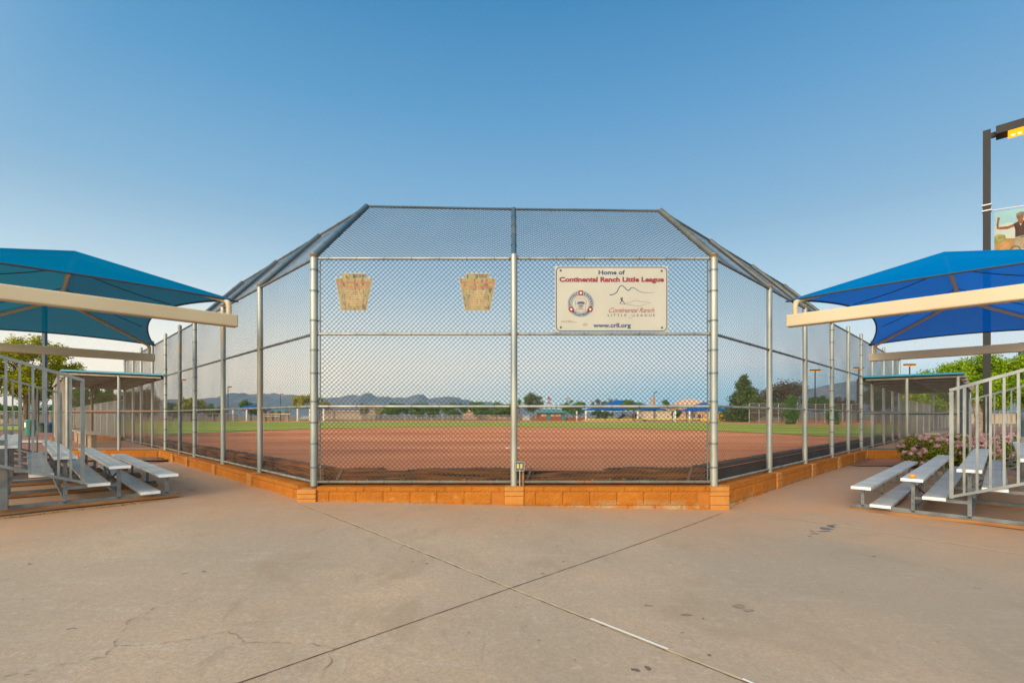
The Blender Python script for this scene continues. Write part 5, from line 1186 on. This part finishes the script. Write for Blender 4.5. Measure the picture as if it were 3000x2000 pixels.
# ------------------------------------------------------------------ bins and small things on the left and right
def can(name, label, cat, px, Y, ytop, r, mats, lid=None, label_patch=False):
    x = X(px, Y); g = Hn(x, Y); h = Z(ytop, Y) - g; t = thing(name, label, cat, (x, Y, g)); MB().lathe((x, Y, g), [(r * .93, 0), (r, h * .3), (r, h * .9), (r * 1.03, h * .93), (r * 1.03, h * .95), (r * .9, h)], 24).build('body', mats[0], t, smooth=True)
    if lid: MB().lathe((x, Y, g + h * .72), [(r * 1.04, 0), (r * 1.06, .02), (r * 1.06, h * .25), (r * .95, h * .29)], 24).build('liner' if lid == 'liner' else 'lid', mats[1], t, smooth=True)
    if label_patch: MB().grid(lambda u, v: (x + r * 1.01 * math.cos(R(200 + 70 * u)), Y + r * 1.01 * math.sin(R(200 + 70 * u)), g + h * (.52 + .32 * v)), 8, 1).build('notice', M['white'], t)
can('litter_bin', 'tall green cylindrical bin with a white notice', 'bin', 88, 25, 1229, .21, [M['plastic_green']], None, True)
can('litter_bin', 'olive round bin beside the blue lined bin', 'bin', 124, 29, 1238, .25, [M['bin_olive'], M['bin_dark']], 'lid')
can('litter_bin', 'dark round bin with a blue liner hanging over its rim', 'bin', 148, 28.6, 1237, .26, [M['bin_dark'], M['bin_blue']], 'liner')
can('litter_bin', 'dark ringed bin under the trees at the right edge', 'bin', 2996, 22, 1208, .2, [M['bin_dark'], M['greypole']], 'lid')
def simple_wall(name, label, cat, x0, x1, Y, z0, z1, th, mat):
    t = MB(); t.box(((x0 + x1) / 2, Y, (z0 + z1) / 2), (abs(x1 - x0), th, z1 - z0)); mm = t.build(name, mat); return tag(mm, label, cat)
def panel_wall(name, label, px0, px1, Y, ytop, mat, cols=5):
    x0, x1 = X(px0, Y), X(px1, Y); g = Hn(x0, Y); z1 = Z(ytop, Y); t = thing(name, label, 'wall', ((x0 + x1) / 2, Y, g)); MB().box(((x0 + x1) / 2, Y, (g + z1) / 2), (x1 - x0, .2, z1 - g)).build('panel', mat, t)
    MB().box(((x0 + x1) / 2, Y, z1 + .04), (x1 - x0 + .1, .28, .08)).build('coping', mat, t)
    for k in range(cols + 1): MB().box((x0 + (x1 - x0) * k / cols, Y, (g + z1) / 2 + .06), (.4, .34, z1 - g + .12)).build('pier', mat, t)
panel_wall('garden_wall', 'tan wall at the far left edge behind the parking', -400, 12, 66, 1213, M['stucco'], 4)
panel_wall('garden_wall', 'reddish block wall low behind the left bins', 125, 205, 62, 1217, M['tile_brown'], 3)
panel_wall('garden_wall', 'long pale wall behind the right trees', 2780, 3200, 60, 1214, M['stucco_pale'], 8)

# ------------------------------------------------------------------ far fences
def far_fence(label, px0, px1, Y0, Y1, yt, n, zt=None, mesh=True, name='outfield_fence', rails=1):
    x0, x1 = X(px0, Y0), X(px1, Y1); g = Hn(x0, Y0); t = thing(name, label, 'fence', (x0, Y0, g)); z1 = Z(yt, Y0)
    for k in range(n + 1):
        x = x0 + (x1 - x0) * k / n; y = Y0 + (Y1 - Y0) * k / n; MB().tube((x, y, g - .2), (x, y, z1), .045, 6).build('post', M['galv'], t)
    mb = MB()
    for r in range(rails): z = z1 - r * (z1 - g) * .45; mb.tube((x0, Y0, z), (x1, Y1, z), .035, 6)
    mb.build('rail', M['galv'], t)
    if mesh: MB().add([(x0, Y0, g), (x1, Y1, g), (x1, Y1, z1), (x0, Y0, z1)], [(0, 1, 2, 3)]).build('mesh_panel', M['film'], t)
far_fence('grey chain link fence along the far left edge of the grass', 380, 700, 74, 78, 1211, 16)
far_fence('low chain link outfield fence across the middle of the view', 1060, 1520, 112, 118, 1215, 30)
far_fence('tall far backstop left of the mesh centre, before the pale long building', 935, 1110, 104, 106, 1195, 12, name='far_backstop', rails=2)
far_fence('short chain link fence left of the restroom building', 1522, 1578, 120, 120, 1216, 6)
far_fence('tall chain link fence of the field beyond the right wing', 2195, 2520, 58, 62, 1181, 12, rails=2)
far_fence('dark low fence behind the parking at far left', 0, 210, 60, 60, 1204, 10)
far_fence('chain link fence before the trees at far right', 2560, 3100, 48, 48, 1205, 22)
# ------------------------------------------------------------------ far buildings
def hip(mb, x0, x1, y0, y1, z0, z1, inset): mb.add([(x0, y0, z0), (x1, y0, z0), (x1, y1, z0), (x0, y1, z0), (x0 + inset, (y0 + y1) / 2, z1), (x1 - inset, (y0 + y1) / 2, z1)], [(0, 1, 5, 4), (1, 2, 5), (2, 3, 4, 5), (3, 0, 4), (3, 2, 1, 0)])
def house(name, label, px0, px1, Y, yeave, yridge, mat, roof, ov=.6, inset=3, dep=9, wins=(), cat='house', doors=(), dmat=None, fp=None):
    x0, x1 = X(px0, Y), X(px1, Y); g = Hn(x0, Y) - .1; ze = Z(yeave, Y); t = thing(name, label, cat, ((x0 + x1) / 2, Y, g))
    MB().box(((x0 + x1) / 2, Y + dep / 2, (g + ze) / 2), (x1 - x0, dep, ze - g)).build('wall', mat, t)
    mb = MB(); hip(mb, x0 - ov, x1 + ov, Y - ov, Y + dep + ov, ze, Z(yridge, Y), inset); mb.build('roof', roof, t)
    for (a, b, c, d) in wins:
        xa, xb, za, zb_ = X(a, Y), X(b, Y), Z(d, Y), Z(c, Y); w = MB().box(((xa + xb) / 2, Y - .01, (za + zb_) / 2), (xb - xa, .10, zb_ - za)).build('window', M['white'], t); MB().box(((xa + xb) / 2, Y - .04, (za + zb_) / 2), ((xb - xa) * .8, .08, (zb_ - za) * .85)).build('pane', M['glass'], w)
    for (a, b, c) in doors: xa, xb = X(a, Y), X(b, Y); MB().box(((xa + xb) / 2, Y - .03, (g + Z(c, Y)) / 2), (xb - xa, .08, Z(c, Y) - g)).build('door', dmat or M['tealdoor'], t)
    return t
rb = house('restroom_building', 'small brick restroom building with teal roof and teal doors', 1578, 1656, 118, 1209, 1197, M['brick'], M['tealroof'], .9, 2.6, 6, (), 'building', ((1602, 1612, 1210), (1646, 1655, 1210)))
x0, x1 = X(1586, 118), X(1600, 118)
for a, b in ((1586, 1600), (1614, 1626), (1629, 1642)):
    xa, xb = X(a, 118), X(b, 118); MB().box(((xa + xb) / 2, 117.97, Z(1216, 118)), (xb - xa, .1, .5)).build('window', M['stucco_pale'], rb)
simple_wall('brick_wall', 'dark red brick wall right of the restroom building', 'wall', X(1657, 119), X(1717, 119), 119, .1, 1.0, .3, M['brick'])
simple_wall('brick_planter', 'low reddish brick ledge left of the restroom building', 'wall', X(1558, 118), X(1577, 118), 117.5, .1, .7, .4, M['brick'])
can('litter_bin', 'tiny brown bin before the brick wall', 'bin', 1672, 116, 1223, .35, [M['brick'], M['rust']], 'lid')
hs = house('house', 'two storey tan house with clay tile hip roof beyond the play area', 1985, 2085, 170, 1189, 1167, M['stucco'], M['tile'], .8, 4.5, 10, ((2013, 2029, 1199, 1208), (2048, 2058, 1196, 1204)))
mb = MB(); hip(mb, X(2042, 168), X(2082, 168), 166, 170, Z(1187, 168), Z(1176, 168), 2.2); mb.build('gable', M['tile_brown'], hs)
xa, xb = X(2008, 169), X(2036, 169); MB().box(((xa + xb) / 2, 169, Z(1206, 169)), (xb - xa, 1.6, .5)).build('balcony', M['rusty_pipe'], hs)
for a, b in ((2022, 2036), (2044, 2060)): xa, xb = X(a, 169.9), X(b, 169.9); MB().box(((xa + xb) / 2, 169.95, Z(1219, 169.9)), (xb - xa, .1, 1.1)).build('arched_opening', M['glass'], hs)
h2 = house('house', 'pale low house wall behind the right half of the play canopy', 1885, 1972, 165, 1202, 1192, M['stucco_pale'], M['tile'], .5, 3, 9, ((1913, 1918, 1216, 1222), (1920, 1924, 1216, 1221), (1954, 1959, 1216, 1221)))
xa = X(1912, 168); MB().box((xa, 168, Z(1186, 168)), (1.2, 1.2, 5)).build('chimney', M['stucco'], h2)
house('house', 'tan house partly hidden by the row of round trees', 1356, 1402, 175, 1206, 1198, M['stucco'], M['tile'], .5, 2.5, 8)
house('house', 'low tan house strip between round trees near the centre post', 1405, 1500, 185, 1212, 1206, M['stucco'], M['tile'], .5, 3, 8)
house('long_building', 'long pale low building beyond the far backstop', 938, 1100, 180, 1206, 1201, M['stucco_pale'], M['tile'], .5, 2, 10, (), 'building')
house('white_shed', 'small white shed beneath the pine right of the centre post', 1531, 1552, 150, 1219, 1216, M['white'], M['white'], .2, .5, 4, (), 'shed')
# picnic ramada at left
Yr = 100; t = thing('ramada', 'picnic shelter with a teal roof on brick columns behind the left wing', 'shelter', (X(810, Yr), Yr, Hn(0, Yr)))
mb = MB(); hip(mb, X(770, Yr), X(848, Yr), Yr - 2, Yr + 3, Z(1204, Yr), Z(1198, Yr), 1.2); mb.build('roof', M['tealroof'], t)
for px in (775, 796, 818, 842): MB().box((X(px, Yr), Yr, (Hn(0, Yr) + Z(1204, Yr)) / 2), (.55, .55, Z(1204, Yr) - Hn(0, Yr))).build('column', M['stucco'], t)
# blue play canopies
def far_canopy(label, px0, px1, Y, dep, yeave, ypeak, flat=.12, posts=(0, .5, 1), name='play_canopy'):
    x0, x1 = X(px0, Y), X(px1, Y); g = Hn(x0, Y); ze = Z(yeave, Y); zp = Z(ypeak, Y); t = thing(name, label, 'canopy', ((x0 + x1) / 2, Y + dep / 2, g)); mb = MB(); cx = (x0 + x1) / 2; hw = (x1 - x0) / 2
    def f(u, v):
        a = 2 * u - 1; b = 2 * v - 1; q = max(abs(a), abs(b)); k = 0 if q < flat else (q - flat) / (1 - flat); sc_ = math.sin(math.pi * min(1, abs(abs(a) - abs(b)) + 0)) * .06
        return (cx + a * hw, Y + dep / 2 + b * dep / 2, zp - (zp - ze) * (1 - (1 - k) ** 1.35) + sc_ * k * (zp - ze))
    mb.grid(f, 30, 30); o = mb.build('fabric', M['fab_far'], t, fix=False); o.data.polygons.foreach_set('use_smooth', [True] * len(o.data.polygons))
    for p in posts:
        for q in (0, 1): MB().box((x0 + (x1 - x0) * p, Y + dep * q, (g + ze) / 2), (.28, .28, ze - g)).build('post', M['white'], t)
    return t
far_canopy('large royal blue play canopy beyond the right half of the outfield', 1716, 1978, 100, 14, 1201, 1169, .14, (0, .58, 1))
far_canopy('blue play canopy partly behind the right corner post', 2020, 2152, 104, 10, 1204, 1178, .1, (0, .45, 1))
far_canopy('small bright blue canopy seen through the left wing mesh', 683, 763, 96, 5, 1195, 1185, .1, (0, .5, 1))
far_canopy('deep blue canopy just left of the left corner post', 872, 948, 100, 6, 1196, 1182, .1, (0, .5, 1))
far_canopy('tiny blue canopy left of the two beyond the outfield', 1186, 1220, 150, 3, 1212, 1207, .1, (0, 1))
far_canopy('tiny blue canopy right of the two beyond the outfield', 1262, 1296, 150, 3, 1213, 1208, .1, (0, 1))
simple_wall('play_area_kerb', 'pinkish raised kerb round the play area under the large canopy', 'kerb', X(1705, 98), X(1882, 98), 98, .2, .60, .4, M['stucco'])
# playground
Yg = 106; g = Hn(0, Yg); t = thing('playground', 'navy and yellow climbing frame with a slide under the large canopy', 'playground', (X(1845, Yg), Yg, g))
mb = MB()
for px in (1829, 1836, 1842, 1851, 1858, 1866): mb.tube((X(px, Yg), Yg, g), (X(px, Yg), Yg, Z(1209, Yg)), .09, 6)
mb.build('yellow_posts', M['yellow'], t)
mb = MB(); mb.path([(X(1806, Yg), Yg, Z(1230, Yg)), (X(1815, Yg), Yg, Z(1226, Yg)), (X(1830, Yg), Yg, Z(1213, Yg))], .3, 8); mb.build('slide', M['playblue'], t)
mb = MB(); mb.box((X(1862, Yg), Yg + .6, Z(1220, Yg)), (1.0, .3, 1.2)); mb.box((X(1842, Yg), Yg + .6, Z(1219, Yg)), (2.2, 1.0, .15)); mb.build('panel', M['playblue'], t)
mb = MB(); mb.path([(X(1868, Yg), Yg, Z(1225, Yg)), (X(1880, Yg), Yg - 1, Z(1231, Yg)), (X(1888, Yg), Yg - 1.4, Z(1233, Yg))], .3, 8); mb.build('slide', M['playblue'], t)
Yg = 101
t = thing('playground', 'yellow and blue play equipment beside the right corner post', 'playground', (X(2060, Yg), Yg, Hn(0, Yg)))
for px in (1970, 1978, 2012, 2049): MB().tube((X(px, Yg), Yg, Hn(0, Yg)), (X(px, Yg), Yg, Z(1212, Yg)), .11, 6).build('blue_post', M['playblue'], t)
MB().box((X(2068, Yg), Yg, Z(1231, Yg)), (1.4, .4, .6)).build('yellow_panel', M['yellow'], t)
mb = MB()
for px in (2056, 2100, 2107, 2112, 2120): mb.tube((X(px, Yg), Yg, Hn(0, Yg)), (X(px, Yg), Yg, Z(1206, Yg)), .1, 6)
mb.box((X(2110, Yg), Yg, Z(1222, Yg)), (1.8, .5, 1.4)); mb.build('yellow_frame', M['yellow'], t)
t = MB()
for a, b, y in ((1718, 1868, 1227), (1868, 1978, 1227.5), (1978, 2020, 1227), (2020, 2160, 1226)): t.beam(V3((X(a, 99.5), 99.5, Z(y, 99.5))), V3((X(b, 99.5), 99.5, Z(y, 99.5))), .02, .11)
tag(t.build('caution_tape', M['tape']), 'yellow caution tape strung between the play canopy posts', 'tape')
t = MB(); t.beam(V3((X(768, 99), 98, Z(1212, 98))), V3((X(850, 98), 98, Z(1212, 98))), .02, .12); t.beam(V3((X(768, 98), 98, Z(1218, 98))), V3((X(820, 98), 98, Z(1218, 98))), .02, .12)
tag(t.build('caution_tape', M['tape']), 'two yellow tape lines before the picnic shelter', 'tape')
t = thing('far_bleacher', 'tiny grey bleacher beyond the left wing', 'bleacher', (X(895, 99), 99, Hn(0, 99)))
for k in range(4): MB().beam((X(876, 99), 99 + k * .5, Z(1226 - k * 2.2, 99)), (X(915, 99), 99 + k * .5, Z(1226 - k * 2.2, 99)), .3, .06).build('seat', M['alu'], t)
for px in (878, 895, 912): MB().beam((X(px, 99), 99, Hn(0, 99)), (X(px, 99), 100.5, Z(1219, 99)), .08, .08).build('frame', M['steel_frame'], t)
# flagpole
Yf = 140; x = X(1603.5, Yf); t = thing('flagpole', 'white flagpole flying two small flags above the restroom building', 'flagpole', (x, Yf, Hn(0, Yf))); MB().tube((x, Yf, Hn(0, Yf)), (x, Yf, Z(1160, Yf)), .11, 8, .07).build('pole', M['white'], t)
def flag(nm, ya, yb, wpx, hmat, cmat, parts):
    zt, zb_ = Z(ya, Yf), Z(yb, Yf); w = wpx / F * Yf
    def f(u, v): return (x + .1 + w * u, Yf + .15 * math.sin(u * 6), zt + (zb_ - zt) * v - .55 * u * u * (zt - zb_))
    fl = MB(); fl.grid(f, 8, 4); o = fl.build(nm, hmat, t, fix=False)
    fl = MB(); fl.grid(lambda u, v: (lambda p: (p[0], p[1] - .03, p[2]))(f(u * .45, v * .55 if parts == 'canton' else .5 + v * .5)), 5, 3); fl.build('canton', cmat, o, fix=False)
flag('flag', 1162, 1171, 11, M['flagred'], M['flagblue'], 'canton'); flag('flag', 1175, 1182, 9, M['flagred'], M['flagblue'], 'low')

# ------------------------------------------------------------------ mountains
def mountains(name, prof, Yr, dep, mat, seed):
    rnd = np.random.RandomState(seed); px = np.array([p[0] for p in prof], float); py = np.array([p[1] for p in prof], float); n = int((px[-1] - px[0]) / 2.2); xs = np.linspace(px[0], px[-1], n + 1); hs_ = np.interp(xs, px, py); nv = 26
    ph = rnd.rand(12) * 6.28; fr = np.array([.021, .037, .053, .08, .11, .16, .24, .33, .45, .6, .8, 1.1])
    V = []
    for j in range(nv + 1):
        v = j / nv; s = v if v < .8 else .8; Yv = Yr - dep + dep * v * 1.25
        for i in range(n + 1):
            xw = (xs[i] - 1500) / F * Yr; H_ = CZ + (HY - hs_[i]) / F * Yr; q = min(1, v / .8)
            spur = sum(np.abs(np.sin(xs[i] * fr[k] * .9 + ph[k] + v * 2.2 * (k % 3 - 1))) / (k + 1.5) for k in range(8)) / 2.2
            hgt = H_ * (q ** 1.15) * (1 - .55 * (1 - q) * spur * 1.2) if v <= .8 else H_ * (1 - (v - .8) / .2) ** 1.2
            V.append((xw + 0 * v, Yv, max(-5, hgt) if j else -5))
    Q = [(j * (n + 1) + i, j * (n + 1) + i + 1, (j + 1) * (n + 1) + i + 1, (j + 1) * (n + 1) + i) for j in range(nv) for i in range(n)]
    o = raw_mesh(name, np.array(V), np.array(Q), mat); o.data.polygons.foreach_set('use_smooth', [True] * len(o.data.polygons)); tag(o, kind='structure')
M['mount'] = pm('haze_tinted_rock', (.115, .115, .125), (.065, .075, .09), .006, .95, c3=(.19, .15, .145), s3=.012, t3=(.5, .65))  # rock colour carries a slight painted blue standing in for distant haze
profL = [(-300, 1200), (0, 1192), (200, 1180), (380, 1172), (480, 1168), (505, 1166), (530, 1168), (560, 1165), (580, 1168), (600, 1165), (620, 1162), (646, 1161), (661, 1153), (685, 1147), (700, 1149), (715, 1147), (730, 1153), (750, 1151), (773, 1149), (790, 1151), (806, 1147), (813, 1151), (836, 1153), (854, 1152), (875, 1156), (920, 1161), (956, 1163), (977, 1161), (1002, 1161), (1015, 1155), (1037, 1152), (1050, 1156), (1063, 1155), (1069, 1149), (1077, 1147), (1085, 1148), (1094, 1153), (1104, 1159), (1113, 1160), (1123, 1158), (1129, 1160), (1138, 1158), (1150, 1163), (1168, 1160), (1182, 1162), (1196, 1161), (1206, 1157), (1219, 1153), (1229, 1151), (1242, 1153), (1247, 1158), (1254, 1164), (1262, 1165), (1273, 1161), (1295, 1160), (1314, 1158), (1342, 1161), (1357, 1168), (1368, 1167), (1376, 1170), (1390, 1177), (1402, 1177), (1409, 1174), (1439, 1174), (1448, 1179), (1460, 1179), (1473, 1180), (1495, 1186), (1540, 1192), (1600, 1197), (1700, 1204), (1850, 1212)]
profR = [(1500, 1216), (1700, 1207), (1900, 1202), (2100, 1196), (2240, 1186), (2300, 1168), (2343, 1143), (2364, 1137), (2405, 1128), (2433, 1121), (2482, 1113), (2507, 1111), (2560, 1113), (2620, 1122), (2700, 1140), (2800, 1158), (3000, 1176), (3300, 1200)]
mountains('mountain_range', profL, 3300, 800, M['mount'], 2)
mountains('mountain_range_right', profR, 3000, 600, M['mount'], 5)
# ------------------------------------------------------------------ air
hz = MB(); hz.box((0, 1700, 118), (9000, 4400, 240)); ho = hz.build('haze', None if False else pm('unused', (.5, .5, .5)))
m, n = new_mat('pale_air'); oo = n.nodes.new('ShaderNodeOutputMaterial'); vv = n.nodes.new('ShaderNodeVolumePrincipled'); vv.inputs['Color'].default_value = (.40, .76, 1.0, 1); vv.inputs['Density'].default_value = .00010; vv.inputs['Anisotropy'].default_value = 0.0
n.links.new(vv.outputs[0], oo.inputs['Volume']); ho.data.materials[0] = m; tag(ho, kind='stuff')
